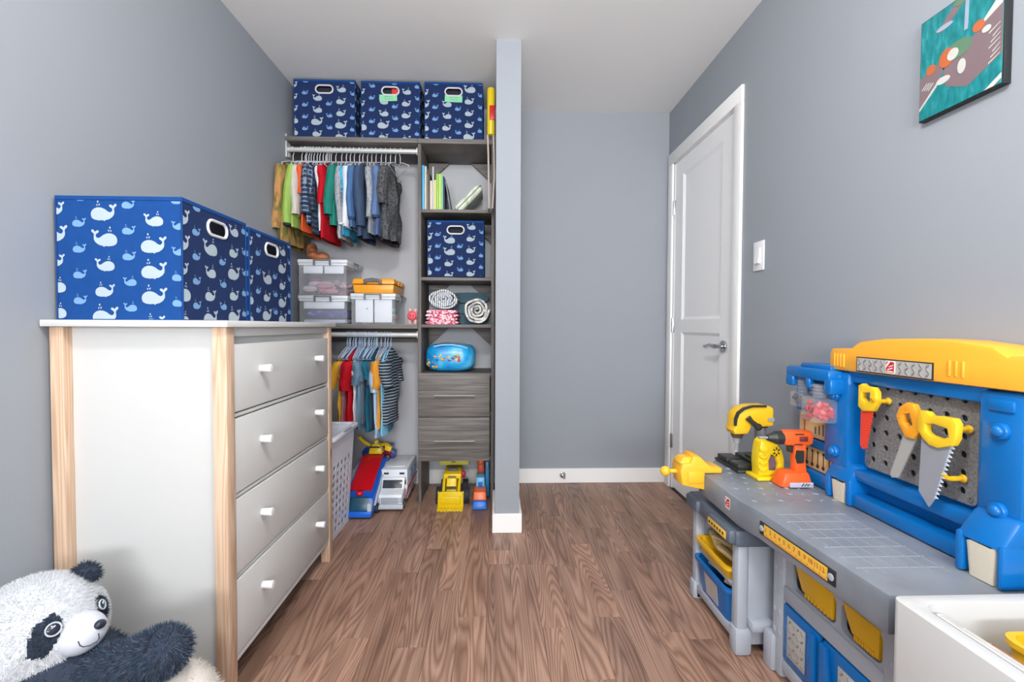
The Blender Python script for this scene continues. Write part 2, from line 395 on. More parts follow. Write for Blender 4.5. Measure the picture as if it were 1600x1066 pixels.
# door casing, jamb and slab
p = P().box(XR - .014, XR, 2.079, 2.150, 0, 2.0785, bev=.003).box(XR - .014, XR, 2.895, 2.966, 0, 2.0785, bev=.003).box(XR - .015, XR, 2.079, 2.966, 2.079, 2.152, bev=.003)
struct(p.build('trim_1', TRIM), 'white door casing around the panelled door')
p = P().box(XR + .002, XR + .11, 2.150, 2.163, 0, 2.085).box(XR + .002, XR + .11, 2.882, 2.895, 0, 2.085).box(XR + .002, XR + .11, 2.150, 2.895, 2.072, 2.085)
struct(p.build('trim_2', TRIM), 'white door jamb inside the casing')
XD = XR + .004
def ring_panel(p, ya, yb, za, zb, x, d):
    pass
outer = [(2.166, .012), (2.879, .012), (2.879, 2.069), (2.166, 2.069)]
h1 = [(2.285, 1.08), (2.765, 1.08), (2.765, 1.975), (2.285, 1.975)]
h2 = [(2.285, .24), (2.765, .24), (2.765, 1.005), (2.285, 1.005)]
dp = P().poly(outer, XD, XD + .013, 'x', holes=[h1, h2]).box(XD + .013, XD + .034, 2.166, 2.879, .012, 2.069)
for (a, b) in ((1.08, 1.975), (.24, 1.005)):
    # sloped sticking
    for q in range(4):
        pts = [(2.285, a), (2.765, a), (2.765, b), (2.285, b)]; i1 = [(2.303, a + .018), (2.747, a + .018), (2.747, b - .018), (2.303, b - .018)]
        A, B = pts[q], pts[(q + 1) % 4]; Ci, D = i1[(q + 1) % 4], i1[q]
        vs = [dp.bm.verts.new((XD + .001, *A)), dp.bm.verts.new((XD + .001, *B)), dp.bm.verts.new((XD + .011, *Ci)), dp.bm.verts.new((XD + .011, *D))]
        dp.bm.faces.new(vs)
    dp.box(XD + .0105, XD + .014, 2.303, 2.747, a + .018, b - .018)
door = struct(dp.build('door_1', DOORW, smooth=False), 'closed white two-panel door with a lever handle')
for z in (.305, 1.049, 1.794):
    P().box(XD - .006, XD - .001, 2.872, 2.892, z - .045, z + .045, bev=.001).cyl((XD - .008, 2.884, z - .046), (XD - .008, 2.884, z + .046), .006).build('hinge', CHROME, door)
p = P().cyl((XD, 2.235, .94), (XD - .012, 2.235, .94), .03, seg=24, bev=.003).cyl((XD - .012, 2.235, .94), (XD - .05, 2.235, .94), .011)
p.tube([(XD - .05, 2.232, .94), (XD - .054, 2.25, .942), (XD - .054, 2.28, .946), (XD - .052, 2.31, .941), (XD - .05, 2.335, .935), (XD - .048, 2.352, .938)], [.012, .011, .009, .008, .009, .007], seg=10)
lab(p.build('door_handle', CHROME, door), 'chrome lever handle')
# light switch
sw = thing('light_switch', 'white rocker light switch plate on the right wall beside the door', 'switch', (XR, 1.938, 1.344))
P().box(XR - .006, XR - .0005, 1.899, 1.977, 1.281, 1.407, bev=.002).build('switch_plate', WHITEPL, sw)
P().box(XR - .0075, XR - .006, 1.920, 1.956, 1.309, 1.379, bev=.001).taper(XR - .016, XR - .006, 1.923, 1.953, 1.312, 1.376, tx=.4, dx=.003).build('rocker', WHITEPL, sw)
# door stop
ds = thing('door_stop', 'small chrome dome door stop on the passage baseboard', 'door stop', (.451, 2.977, .055))
P().lathe([(.018, 0), (.018, .004), (.014, .012), (.007, .02), (.006, .03)], (0, 0, 0), M=Matrix.Rotation(PI / 2, 4, 'X'))
p = P(); p.cyl((.451, 2.9765, .055), (.451, 2.969, .055), .02, bev=.002).ball((.451, 2.965, .055), .017, (1, .8, 1)).cyl((.458, 2.96, .046), (.459, 2.945, .044), .007, bev=.002)
p.build('stop_dome', CHROME, ds)
# ceiling lamp (above the camera)
lampf = thing('ceiling_lamp', 'round white ceiling lamp on a short stem above the camera', 'lamp', (.02, .4, 2.44))
P().lathe([(.06, -.001), (.06, -.02), (.012, -.03), (.012, -.13), (.03, -.14)], (.02, .4, 2.44), seg=32).build('lamp_body', WHITEPL, lampf)

# ---------------------------------------------------------------- dresser
DRW = mat('white_painted_board', (198, 198, 196), rough=0.5, var=0.01)
d = thing('dresser', 'white four-drawer dresser with raw pine legs against the left wall', 'dresser', (-.95, 1.64, 0))
lab(P().box(-1.185, -.706, 1.225, 2.048, 1.030, 1.048, bev=.002).build('top_board', DRW, d), 'white top board') 
for (x0, x1) in ((-1.178, -1.141), (-.757, -.719)):
    for (y0, y1) in ((1.243, 1.281), (1.992, 2.030)):
        lab(P().box(x0, x1, y0, y1, 0, 1.030, bev=.002).build('leg', PINE, d), 'raw pine corner leg')
for y in (1.268, 1.985):
    P().box(-1.141, -.757, y, y + .014, .085, 1.030).build('side_panel', DRW, d)
P().box(-1.172, -1.166, 1.281, 1.992, .1, 1.03).build('back_panel', DRW, d)
P().box(-.742, -.724, 1.281, 1.992, 1.004, 1.030, bev=.001).box(-.742, -.724, 1.281, 1.992, .085, .100, bev=.001).box(-.742, -.725, 1.281, 1.992, .3205, .3305, bev=.001).box(-.742, -.725, 1.281, 1.992, .5495, .5595, bev=.001).box(-.742, -.725, 1.281, 1.992, .778, .788, bev=.001).box(-.748, -.742, 1.281, 1.992, .100, 1.004).build('front_frame', DRW, d)
zs = [.104, .3335, .5625, .791, 1.0]
for k in range(4):
    dr = P().box(-.739, -.721, 1.284, 1.989, zs[k] + .002, zs[k + 1] - .018, bev=.0015).build('drawer', DRW, d)
    for y in (1.425, 1.855):
        z = (zs[k] + zs[k + 1]) / 2 + .008
        P().cyl((-.7215, y, z), (-.688, y, z), .0105, .0125, seg=20, bev=.0015).build('knob', WHITEPL, dr)

# ---------------------------------------------------------------- whale print fabric bins
NAVY = mat('navy_felt', (30, 46, 86), rough=0.95, var=0.12, scale=60, bump=0.3, bscale=1500, spec=0.2)
BLUE = mat('bright_blue_felt', (20, 66, 128), rough=0.9, var=0.1, scale=40, bump=0.3, bscale=1500, spec=0.2)
W1 = mat('pale_whale_print', (160, 174, 183), rough=0.9, var=0.03); W2 = mat('sky_whale_print', (106, 146, 190), rough=0.9, var=0.03)
GROM = mat('grommet_plastic', (205, 206, 210), rough=0.35)
DARKIN = mat('dark_interior_shade', (38, 42, 52), rough=0.95)
WH = [(-.5, .02), (-.5, .12), (-.46, .22), (-.37, .30), (-.25, .345), (-.1, .34), (.04, .28), (.15, .19), (.24, .15), (.31, .19), (.335, .26), (.31, .32), (.24, .36), (.2, .42), (.23, .46), (.3, .455), (.36, .40), (.40, .47), (.46, .5), (.50, .47), (.49, .40), (.42, .35), (.395, .28), (.41, .2), (.40, .08), (.33, -.03), (.2, -.12), (.05, -.16), (.02, -.20), (-.03, -.16), (-.2, -.17), (-.36, -.14), (-.46, -.08)]
DROP = [[(-.27, .40), (-.24, .43), (-.25, .49), (-.29, .45)], [(-.2, .40), (-.16, .43), (-.14, .5), (-.2, .47)], [(-.24, .52), (-.2, .54), (-.2, .62), (-.26, .60)]]
def clip(poly, x0, x1, y0, y1):
    def half(pl, ax, lim, sgn):
        out = []
        for i in range(len(pl)):
            a, b = pl[i - 1], pl[i]
            ia, ib = sgn * (a[ax] - lim) <= 0, sgn * (b[ax] - lim) <= 0
            if ia != ib:
                t = (lim - a[ax]) / (b[ax] - a[ax]); out.append((a[0] + t * (b[0] - a[0]), a[1] + t * (b[1] - a[1])))
            if ib: out.append(b)
        return out
    for ax, lim, sg in ((0, x1, 1), (0, x0, -1), (1, y1, 1), (1, y0, -1)):
        if poly: poly = half(poly, ax, lim, sg)
    return poly
def whales(p, M, u0, u1, v0, v1, hole=None, big=.054, seed=0):
    """flat printed whales on the u,v plane, M maps (u, v, 0) into the bin"""
    rnd = random.Random(seed); cols = 6; dx = (u1 - u0) / 5.0; dy = (v1 - v0) / 4.6; jt = [rnd.uniform(-.25, .25) for _ in range(9)]
    for i in range(cols + 1):
        for j in range(-1, 6):
            small = (i % 2 == 1)
            sz = big * (.66 if small else rnd.choice((.95, 1.0, 1.25)))
            cx = u0 + (i - .1) * dx; cy = v0 + (j + (.5 if small else 0) + jt[i]) * dy
            fl = -1 if (i + (j // 2)) % 3 == 0 else 1
            if hole and abs(cx - hole[0]) < hole[2] + sz * .35 and abs(cy + .1 * sz - hole[1]) < hole[3] + sz * .3: continue
            for k, sh in enumerate([WH] + DROP):
                pl = [(cx + fl * x * sz, cy + y * sz) for x, y in sh]
                if fl < 0: pl = pl[::-1]
                pl = clip(pl, u0, u1, v0, v1)
                if len(pl) < 3: continue
                try:
                    f = p.bm.faces.new([p.bm.verts.new(M @ Vector((x, y, 0))) for x, y in pl]); f.material_index = 1 if small else 0
                except ValueError: pass
def whale_bin(label, loc, W=.335, D=.315, Hh=.318, rot=0.0, group=None, seed=0, inside=None, body=NAVY, side=None):
    t = thing('storage_bin', label, 'bin', (0, 0, 0), group)
    p = P(); hw, hd = W / 2, D / 2
    hole = rrect(-.045, .045, Hh - .072, Hh - .034, .0185, 5)
    outl = [(-hw, 0), (hw, 0), (hw, Hh), (-hw, Hh)]
    p.poly(outl, -hd, -hd + .004, 'y', holes=[hole]); p.poly(outl, hd - .004, hd, 'y', holes=[hole])
    p.box(-hw, -hw + .004, -hd + .004, hd - .004, 0, Hh, mi=1).box(hw - .004, hw, -hd + .004, hd - .004, 0, Hh, mi=1)
    p.box(-hw + .004, hw - .004, -hd + .004, hd - .004, 0, .004)
    p.build('fabric_body', [body, side or body], t, smooth=False)
    p = P()
    for sx in (-1, 1): p.box(sx * hw - .0018, sx * hw + .0018, -hd - .0015, hd + .0015, Hh - .010, Hh + .001, bev=.001, seg=1)
    for sy in (-1, 1): p.box(-hw - .0015, hw + .0015, sy * hd - .0018, sy * hd + .0018, Hh - .010, Hh + .001, bev=.001, seg=1)
    for sx in (-1, 1):
        for sy in (-1, 1): p.tube([(sx * hw, sy * hd, .001), (sx * hw, sy * hd, Hh - .008)], .002, 6)
    p.build('edge_binding', BLUE, t)
    for sy in (-1, 1):
        ring = [(x, sy * (hd + .001), z) for x, z in rrect(-.048, .048, Hh - .075, Hh - .031, .0215, 5)]
        P().tube(ring, .0045, 8, closed=True).build('handle_grommet', GROM, t)
    if inside:
        P().box(-hw + .012, hw - .012, -hd + .012, hd - .012, .006, Hh - .03, bev=.02).build('inner_block', inside, t)
    else:
        P().box(-hw + .006, hw - .006, -hd + .03, hd - .03, .005, Hh - .02).build('inner_block', DARKIN, t)  # dark block filling the bin, its colour standing in for interior shade
    p = P(); ho = (0, Hh - .053, .058, .032); e = .0009; z0, z1 = .003, Hh - .011
    whales(p, Matrix.Translation((0, -hd - e, 0)) @ Matrix.Rotation(PI / 2, 4, 'X'), -hw + .003, hw - .003, z0, z1, ho, seed=seed)
    whales(p, Matrix.Translation((0, hd + e, 0)) @ Matrix.Rotation(PI, 4, 'Z') @ Matrix.Rotation(PI / 2, 4, 'X'), -hw + .003, hw - .003, z0, z1, ho, seed=seed + 1)
    whales(p, Matrix.Translation((hw + e, 0, 0)) @ Matrix.Rotation(PI / 2, 4, 'Z') @ Matrix.Rotation(PI / 2, 4, 'X'), -hd + .003, hd - .003, z0, z1, None, seed=seed + 2)
    whales(p, Matrix.Translation((-hw - e, 0, 0)) @ Matrix.Rotation(-PI / 2, 4, 'Z') @ Matrix.Rotation(PI / 2, 4, 'X'), -hd + .003, hd - .003, z0, z1, None, seed=seed + 3)
    o = p.build('whale_print', [W1, W2], t, smooth=False); tag(o, 'printed pale and sky blue whales', kind='stuff')
    t.location = loc; t.rotation_euler.z = rot
    return t
def sticky(t, D, Hh, x, ang, n, seed):
    keep = t.location.copy(); t.location = (0, 0, 0)
    p = P(); M = Matrix.Translation((x, -D / 2 - .0016, Hh - .092)) @ Matrix.Rotation(ang, 4, 'Y')
    p.box(-.05, .05, -.0005, .0005, -.019, .019, M=M)
    s_ = lab(p.build('paper_label', mat('mint_paper', (134, 205, 160), rough=.8), t), 'mint green paper label with handwriting')
    rnd = random.Random(seed); p = P()
    for row in (0.007, -.007):
        xx = -.022
        while xx < .022:
            L_ = rnd.uniform(.004, .008)
            pts = [M @ Vector((xx + L_ * k / 4, -.0012, row + rnd.uniform(-.003, .004))) for k in range(5)]
            p.tube(pts, .0007, 4); xx += L_ + .002
    p.build('handwriting', BLACK, s_)
    t.location = keep
whale_bin('large blue whale-print bin nearest the camera on the dresser top', (-1.012, 1.425, 1.048), W=.315, D=.330, Hh=.332, rot=PI / 2, seed=3, side=BLUE, body=NAVY, group='whale bins on the dresser')
whale_bin('blue whale-print bin at the far end of the dresser top', (-1.012, 1.762, 1.048), W=.315, D=.330, Hh=.325, rot=PI / 2, seed=11, side=BLUE, group='whale bins on the dresser')
g = 'whale bins on the top closet shelf'
whale_bin('whale-print bin at the left end of the top closet shelf', (-.972, 2.810, 2.108), W=.342, Hh=.322, seed=20, group=g)
b2 = whale_bin('middle whale-print bin on the top shelf, green paper label under its handle', (-.600, 2.810, 2.108), W=.330, Hh=.320, seed=31, group=g)
sticky(b2, .315, .320, -.012, -.05, 3, 1)
P().box(-.595, -.56, 2.66, 2.69, 2.363, 2.393, bev=.004).build('red_contents', mat('red_cloth', (205, 48, 40), rough=.8), b2)
b3 = whale_bin('whale-print bin above the shelf tower, green paper label under its handle', (-.241, 2.810, 2.108), W=.330, Hh=.322, seed=43, group=g)
sticky(b3, .315, .322, .0, .02, 3, 2)
whale_bin('whale-print bin inside the shelf tower below the books', (-.228, 2.806, 1.321), W=.322, Hh=.322, seed=56)

# ---------------------------------------------------------------- closet tower and shelves
tw = thing('shelf_tower', 'tall grey woodgrain shelf tower with two drawers beside the partition', 'shelving', (-.22, 2.82, 0))
for x in (-.444, -.022):
    P().box(x, x + .018, 2.647, 2.972, 0, 2.078, bev=.001).build('side_panel', GWV, tw)
P().box(-.444, -.002, 2.640, 2.975, 2.080, 2.106, bev=.001).build('top_shelf', GW, tw)
for z in (1.708, 1.318, 1.045):
    P().box(-.426, -.022, 2.650, 2.972, z - .018, z, bev=.001).build('shelf', GW, tw)
for (z0, z1, zh) in ((.511, .764, .636), (.253, .507, .373)):
    dr = P().box(-.440, -.029, 2.630, 2.647, z0, z1, bev=.0015).build('drawer', GW, tw)
    P().cyl((-.347, 2.612, zh), (-.113, 2.612, zh), .0055, seg=12).cyl((-.33, 2.612, zh), (-.33, 2.63, zh), .004).cyl((-.13, 2.612, zh), (-.13, 2.63, zh), .004).build('bar_handle', mat('dull_steel', (150, 149, 146), rough=.5, metal=.5), dr)
    P().box(-.426, -.022, 2.65, 2.96, z0 + .01, z0 + .02).build('drawer_bottom', GW, tw)
P().box(-.426, -.022, 2.650, 2.972, .745, .763).build('drawer_top_shelf', GW, tw)
for z in (2.078, 1.690, 1.300, 1.027):
    for sx in (-1, 1):
        xa = -.426 if sx < 0 else -.022
        P().poly([(xa, z - .001), (xa - sx * .13, z - .001), (xa, z - .12)], 2.955, 2.970, 'y').build('corner_brace', GW, tw)
us = thing('upper_shelf', 'grey woodgrain shelf with chrome rail, left of the tower under the whale bins', 'shelf', (-.81, 2.82, 2.08))
P().box(-1.187, -.446, 2.638, 2.985, 2.080, 2.105, bev=.001).build('shelf_board', GW, us)
RODM = mat('satin_rod_metal', (205, 206, 204), rough=0.35, metal=0.35)
P().cyl((-1.184, 2.665, 2.040), (-.446, 2.665, 2.040), .014, seg=16).build('hanging_rod', RODM, us)
P().box(-1.1875, -1.180, 2.640, 2.665, 1.99, 2.12, bev=.001).box(-1.187, -1.18, 2.668, 2.70, 2.0, 2.079, bev=.002).build('end_bracket', RODM, us)
P().poly([(2.65, 2.079), (2.97, 2.079), (2.97, 1.93), (2.93, 1.93), (2.66, 2.05)], -1.187, -1.181, 'x').build('end_cleat', GW, us)
ls = thing('lower_shelf', 'grey woodgrain shelf with rail left of the tower, holding clear boxes', 'shelf', (-.81, 2.82, 1.02))
P().box(-1.187, -.446, 2.647, 2.985, 1.020, 1.045, bev=.001).build('shelf_board', GW, ls)
P().cyl((-1.184, 2.665, .984), (-.446, 2.665, .984), .014, seg=16).build('hanging_rod', RODM, ls)
P().box(-1.187, -.446, 2.965, 2.985, .93, 1.019).build('back_cleat', GW, ls)
for x in (-.449,):
    for zz in (2.040, .984):
        P().cyl((-.453, 2.665, zz), (-.4455, 2.665, zz), .022, seg=16).build('rod_socket', RODM, us if zz > 1.5 else ls)


# ---------------------------------------------------------------- clothes on the two rods
def cloth(name, col, **k):
    k.setdefault('rough', .92); k.setdefault('var', .12); k.setdefault('scale', 25); k.setdefault('bump', .35); k.setdefault('bscale', 700); k.setdefault('spec', .15)
    return mat(name, col, **k)
HANG = mat('hanger_plastic', (225, 227, 232), rough=.4, var=.01); HANGB = mat('pale_blue_hanger_plastic', (176, 202, 232), rough=.4, var=.01)
def hanger(x, y, z, label, group, m=HANG, yaw=0.0, proto=[None]):
    """plastic clothes hanger hooked over the rod whose axis is at y, z; its plane stands across the rod"""
    key = m.name
    if not hasattr(hanger, 'c'): hanger.c = {}
    if key not in hanger.c:
        t = thing('clothes_hanger', label, 'hanger', (0, 0, 0), group)
        pts = [(0, .0165 * math.cos(a), .0165 * math.sin(a)) for a in [math.radians(q) for q in range(-20, 200, 20)]][::-1]
        pts = [(0, -v[1], v[2]) for v in pts] ; pts = pts[::-1]
        hook = [(0, -.0165 * math.cos(math.radians(q)) , .0165 * math.sin(math.radians(q))) for q in range(0, 200, 20)]
        hook += [(0, .012, -.018), (0, .001, -.032), (0, 0, -.07)]
        P().tube(hook, .0020, 6).build('hook', m, t)
        P().tube([(0, 0, -.068), (0, .05, -.082), (0, .15, -.124), (0, .152, -.132), (0, .1, -.134), (0, 0, -.134), (0, -.1, -.134), (0, -.152, -.132), (0, -.15, -.124), (0, -.05, -.082)], .0030, 6, closed=True).build('shoulder_bar', m, t)
        hanger.c[key] = t; o = t
    else: o = copy_tree(hanger.c[key])
    o['label'] = label; o['group'] = group
    o.location = (x, y, z); o.rotation_euler.z = yaw
    return o
def garment(name, label, cat, x, y, z, m, L=.40, hw=.145, th=.017, sl=.16, sr=.034, cuffm=None, yaw=0.0, flare=1.0, seed=0, lean=0.0, collar=True, group=None, sleeve_out=.0, hemm=None, sdx=0.0):
    """a top hanging across the rod: body, two sleeves and collar, wrinkled"""
    t = thing(name, label, cat, (0, 0, 0), group)
    zt = -.088
    def body(u, v):
        a = 2 * PI * u; zz = zt - L * v
        # half width follows the hanger's slope then runs down
        sh = min(1, v * L / .05)
        w = hw * (.30 + .70 * sh ** .7) * (1 + (flare - 1) * v)
        if v == 0: w = hw * .26
        thk = th * (.45 + .55 * min(1, v * L / .10)) * (1 + .25 * v)
        n = noise.noise(Vector((math.cos(a) * 2.2 + seed, math.sin(a) * 2.2, v * 3.0 + seed * .7)))
        n2 = noise.noise(Vector((math.cos(a) * 5 + seed * 2, 3, v * 6)))
        yy = w * math.cos(a) * (1 + .08 * n); xx = thk * math.sin(a) * (1 + .9 * n) + .006 * n2 + lean * v
        if v >= .999: zz += .008 * n
        return Vector((xx, yy, zz))
    p = P(); p.grid(body, 28, 16, closeu=True)
    b_ = p.build('body', m, t)
    def sleeve(sy):
        r0 = sr * 1.15
        pts = []; 
        for k in range(9):
            q = k / 8
            pts.append((sdx * q + .006 * math.sin(q * 5 + seed) + lean * .3 * q, sy * (hw * .93 + sleeve_out * q * .6 + .012 * q - .01 * q * q), zt - .055 - sl * q))
        p = P(); nseg = 12
        def f(u, v):
            k = v * 8; i = min(7, int(k)); fr = k - i
            c = Vector(pts[i]).lerp(Vector(pts[i + 1]), fr); a = 2 * PI * u
            rr = r0 * (1 - .28 * v) * (1 + .14 * noise.noise(Vector((math.cos(a) * 1.5, math.sin(a) * 1.5 + seed, v * 4 + sy))))
            if v < .12: rr *= .75 + 2 * v
            return c + Vector((rr * .60 * math.cos(a), rr * math.sin(a), 0))
        p.grid(f, nseg, 12, closeu=True)
        o = p.build('sleeve', m, t)
        if cuffm:
            c = pts[-1]; rr = r0 * .72
            P().lathe([(rr * .8, 0), (rr * .86, .005), (rr * .8, .022)], (c[0], c[1], c[2] - .012), seg=12, M=Matrix.Diagonal((.62, 1, 1, 1))).build('cuff', cuffm, o)
    sleeve(-1); sleeve(1)
    if collar:
        ring = [(.012 * math.sin(a), .042 * math.cos(a), zt - .004 + .006 * math.cos(a)) for a in [2 * PI * k / 14 for k in range(14)]]
        P().tube(ring, .0055, 6, closed=True).build('collar', cuffm or m, t)
    if hemm:
        P().grid(lambda u, v: body(u, .94 + .055 * v) * 1.0 + Vector((.0022 * math.sin(2 * PI * u), .0022 * math.cos(2 * PI * u), -.002)), 28, 1, closeu=True).build('hem_band', hemm, t)
    t.location = (x, y, z); t.rotation_euler.z = yaw
    return t
UR = (2.665, 2.040); 
def HX(px, Y=2.665): return (px - 776) * Y / 711.0
camo = ramp_mat('camo_fleece', 'noise', [(.36, (88, 84, 40)), (.47, (150, 130, 66)), (.56, (186, 132, 84)), (.66, (104, 106, 48))], rough=.95, scale=(1.2, 1.2, .5), tscale=14, dist=.6, bump=.4)
plaid = plaid_mat('blue_flannel_plaid', (38, 60, 92), (140, 160, 182), (22, 30, 48), 40)
plaid2 = plaid_mat('dark_navy_plaid', (34, 48, 74), (74, 92, 116), (18, 24, 40), 34)
speck = ramp_mat('charcoal_marl', 'noise', [(.35, (44, 45, 48)), (.62, (92, 93, 96))], rough=.95, tscale=90, bump=.5)
heather = ramp_mat('heather_grey_jersey', 'noise', [(.3, (118, 122, 128)), (.65, (168, 171, 176))], rough=.95, tscale=120, bump=.3)
ivory = cloth('ivory_fleece', (196, 190, 180)); lime = cloth('lime_green_jersey', (150, 182, 92)); orng = cloth('orange_jersey', (226, 92, 52))
red = cloth('red_jersey', (186, 22, 36)); teal = cloth('teal_green_jersey', (38, 122, 108)); white = cloth('white_jersey', (214, 217, 222))
denim = cloth('mid_blue_jersey', (74, 108, 152)); slate = cloth('slate_navy_knit', (62, 78, 104)); cyan = cloth('cyan_jersey', (62, 160, 200)); dsty = cloth('dusty_blue_jersey', (92, 116, 156))
dark = cloth('dark_charcoal_jersey', (52, 54, 60)); brownc = cloth('tan_lining', (160, 102, 66))
U = [
 ('hooded_jacket', 'olive and orange camouflage jacket hanging next to the left wall', 'jacket', 455, camo, dict(L=.47, sl=.34, sr=.046, th=.024, hw=.16, sdx=-.02)),
 ('hooded_jacket', 'lime green long-sleeved hoodie beside the camouflage jacket', 'hoodie', 481, lime, dict(L=.38, sl=.31, sr=.045, th=.018, cuffm=dark, sdx=-.03, hw=.15)),
 ('jacket', 'ivory fleece jacket between the lime hoodie and the blue plaid shirt', 'jacket', 488, ivory, dict(L=.30, sl=.26, sr=.042, th=.018, sdx=-.012)),
 ('shirt', 'bright orange shirt showing behind the blue plaid shirt', 'shirt', 495, orng, dict(L=.40, sl=.15, sr=.034, th=.014, hw=.15)),
 ('shirt', 'blue and white plaid flannel shirt with rolled sleeves', 'shirt', 504, plaid, dict(L=.36, sl=.26, sr=.052, th=.022, hw=.155)),
 ('shirt', 'dark navy plaid shirt hung right of the bright blue plaid one', 'shirt', 513, plaid2, dict(L=.41, sl=.24, sr=.036, th=.018)),
 ('shirt', 'white shirt peeking out left of the red shirt', 'shirt', 519, white, dict(L=.40, sl=.14, sr=.03, th=.012)),
 ('shirt', 'red long-sleeved shirt between white and teal green ones', 'shirt', 525, red, dict(L=.44, sl=.20, sr=.04, th=.016)),
 ('hooded_jacket', 'teal green hooded sweatshirt on the upper rod', 'hoodie', 541, teal, dict(L=.37, sl=.26, sr=.05, th=.024, sdx=-.02)),
 ('shirt', 'heather grey shirt with a pale cuff behind the teal green sweatshirt', 'shirt', 548, heather, dict(L=.44, sl=.30, sr=.036, th=.014, cuffm=white)),
 ('shirt', 'narrow cyan blue shirt pressed against the white long-sleeved shirt', 'shirt', 554, cyan, dict(L=.42, sl=.12, sr=.028, th=.012)),
 ('shirt', 'white long-sleeved shirt with its sleeve in front, left of the mid blue one', 'shirt', 560, white, dict(L=.38, sl=.31, sr=.036, th=.014, cuffm=white)),
 ('shirt', 'mid blue sweatshirt right beside the white long-sleeved shirt', 'shirt', 568, denim, dict(L=.38, sl=.27, sr=.042, th=.018, cuffm=slate)),
 ('shirt', 'slate navy knitted jumper right of the mid blue sweatshirt', 'jumper', 580, slate, dict(L=.43, sl=.32, sr=.046, th=.022)),
 ('shirt', 'light heather grey jumper left of the dusty blue sweatshirt', 'jumper', 593, heather, dict(L=.41, sl=.27, sr=.034, th=.016)),
 ('shirt', 'dusty blue sweatshirt left of the charcoal jacket', 'shirt', 601, dsty, dict(L=.42, sl=.26, sr=.042, th=.018, cuffm=slate)),
 ('hooded_jacket', 'charcoal grey marl jacket, last on the right of the upper rod', 'jacket', 615, speck, dict(L=.44, sl=.20, sr=.054, th=.036, hw=.15, sdx=-.012)),
]
gh = 'white hangers on the upper closet rod'; lh = 'bare white plastic hanger crowded between shirts on the upper closet rod'
for i, (nm, lb, ct, px, m, k) in enumerate(U):
    x = max(HX(px), -1.155); hanger(x, UR[0], UR[1], 'white hanger inside the ' + lb.split(',')[0].split(' with ')[0], 'white hangers on the upper closet rod', yaw=random.uniform(-.05, .05))
    garment(nm, lb, ct, x, UR[0], UR[1], m, seed=i * 1.7, yaw=random.uniform(-.06, .06), **k)
for px in (486, 491.5, 499, 508, 517, 522, 532, 573, 586.5, 608, 622.5):
    hanger(HX(px), UR[0], UR[1], lh, gh, yaw=random.uniform(-.12, .12))
h_ = hanger(HX(630), UR[0], UR[1], 'empty white hanger turned askew at the right end of the upper rod', 'x', yaw=.5); del h_['group']
# lower rod
stripe = ramp_mat('navy_white_striped_jersey', 'wave_z', [(0, (36, 52, 68)), (.88, (36, 52, 68)), (.90, (196, 208, 214))], rough=.9, tscale=19, dist=.8, detail=1, constant=True)
must = cloth('mustard_jersey', (214, 146, 46)); spot = ramp_mat('mustard_with_white_spots', 'voronoi', [(0, (236, 228, 206)), (.17, (212, 144, 44))], rough=.9, tscale=17, constant=True)
yell = cloth('yellow_jersey', (222, 168, 48)); mauve = cloth('mauve_pink_jersey', (172, 118, 132)); bluegrey = cloth('blue_grey_jersey', (98, 130, 152)); dteal = cloth('dark_teal_jersey', (30, 98, 120))
pale = cloth('pale_blue_cotton', (168, 196, 222)); slateg = cloth('dark_slate_jersey', (62, 82, 98)); sky = cloth('light_sky_jersey', (120, 190, 224)); royal = cloth('royal_blue_jersey', (30, 92, 158)); grey = cloth('mid_grey_jersey', (104, 112, 126))
LW = [
 ('yellow short-sleeved T-shirt, first on the left of the lower rod', 548, yell, dict(L=.40, sl=.15, sr=.045, th=.012, sdx=-.045)),
 ('mauve pink T-shirt between the yellow and the red one', 553, mauve, dict(L=.42, sl=.10, sr=.034, th=.010)),
 ('plain red T-shirt on the lower rod', 562, red, dict(L=.40, sl=.16, sr=.058, th=.024, sdx=-.012)),
 ('plain white T-shirt behind the blue-grey ones', 571, white, dict(L=.42, sl=.09, sr=.03, th=.012)),
 ('blue-grey T-shirt right of the red one', 576, bluegrey, dict(L=.44, sl=.13, sr=.05, th=.018, sdx=-.01)),
 ('mid grey T-shirt in the middle of the lower rod', 582, grey, dict(L=.40, sl=.11, sr=.036, th=.012)),
 ('dark teal T-shirt left of the pale blue shirt', 589, dteal, dict(L=.45, sl=.10, sr=.040, th=.018)),
 ('dark slate T-shirt pressed beside the dark teal one', 594, slateg, dict(L=.43, sl=.13, sr=.034, th=.010)),
 ('pale blue button shirt left of the mustard T-shirt', 600, pale, dict(L=.48, sl=.17, sr=.044, th=.018, sdx=-.01)),
 ('mustard T-shirt with white spots on the lower rod', 606, spot, dict(L=.43, sl=.15, sr=.05, th=.018, sdx=-.012)),
 ('light sky blue T-shirt hanging lowest, right of the mustard one', 610, sky, dict(L=.47, sl=.10, sr=.03, th=.014)),
 ('navy T-shirt with thin white stripes, last on the right of the lower rod', 615, stripe, dict(L=.41, sl=.14, sr=.055, th=.028, sdx=.012)),
]
g2 = 'pale blue hangers on the lower closet rod'; l2 = 'bare pale blue plastic hanger crowded between T-shirts on the lower closet rod'
for i, (lb, px, m, k) in enumerate(LW):
    x = HX(px)
    hanger(x, 2.665, .984, 'pale blue hanger inside the ' + lb.split(',')[0], g2, HANGB, yaw=random.uniform(-.05, .05))
    k = dict(k); k.setdefault('hw', .15)
    garment('t_shirt', lb, 'T-shirt', x, 2.665, .984, m, seed=40 + i * 2.3, yaw=random.uniform(-.05, .05), **k)
for px in (551, 557, 560, 566, 568.5, 574, 580, 585.5, 592):
    hanger(HX(px), 2.665, .984, l2, g2, HANGB, yaw=random.uniform(-.08, .08))

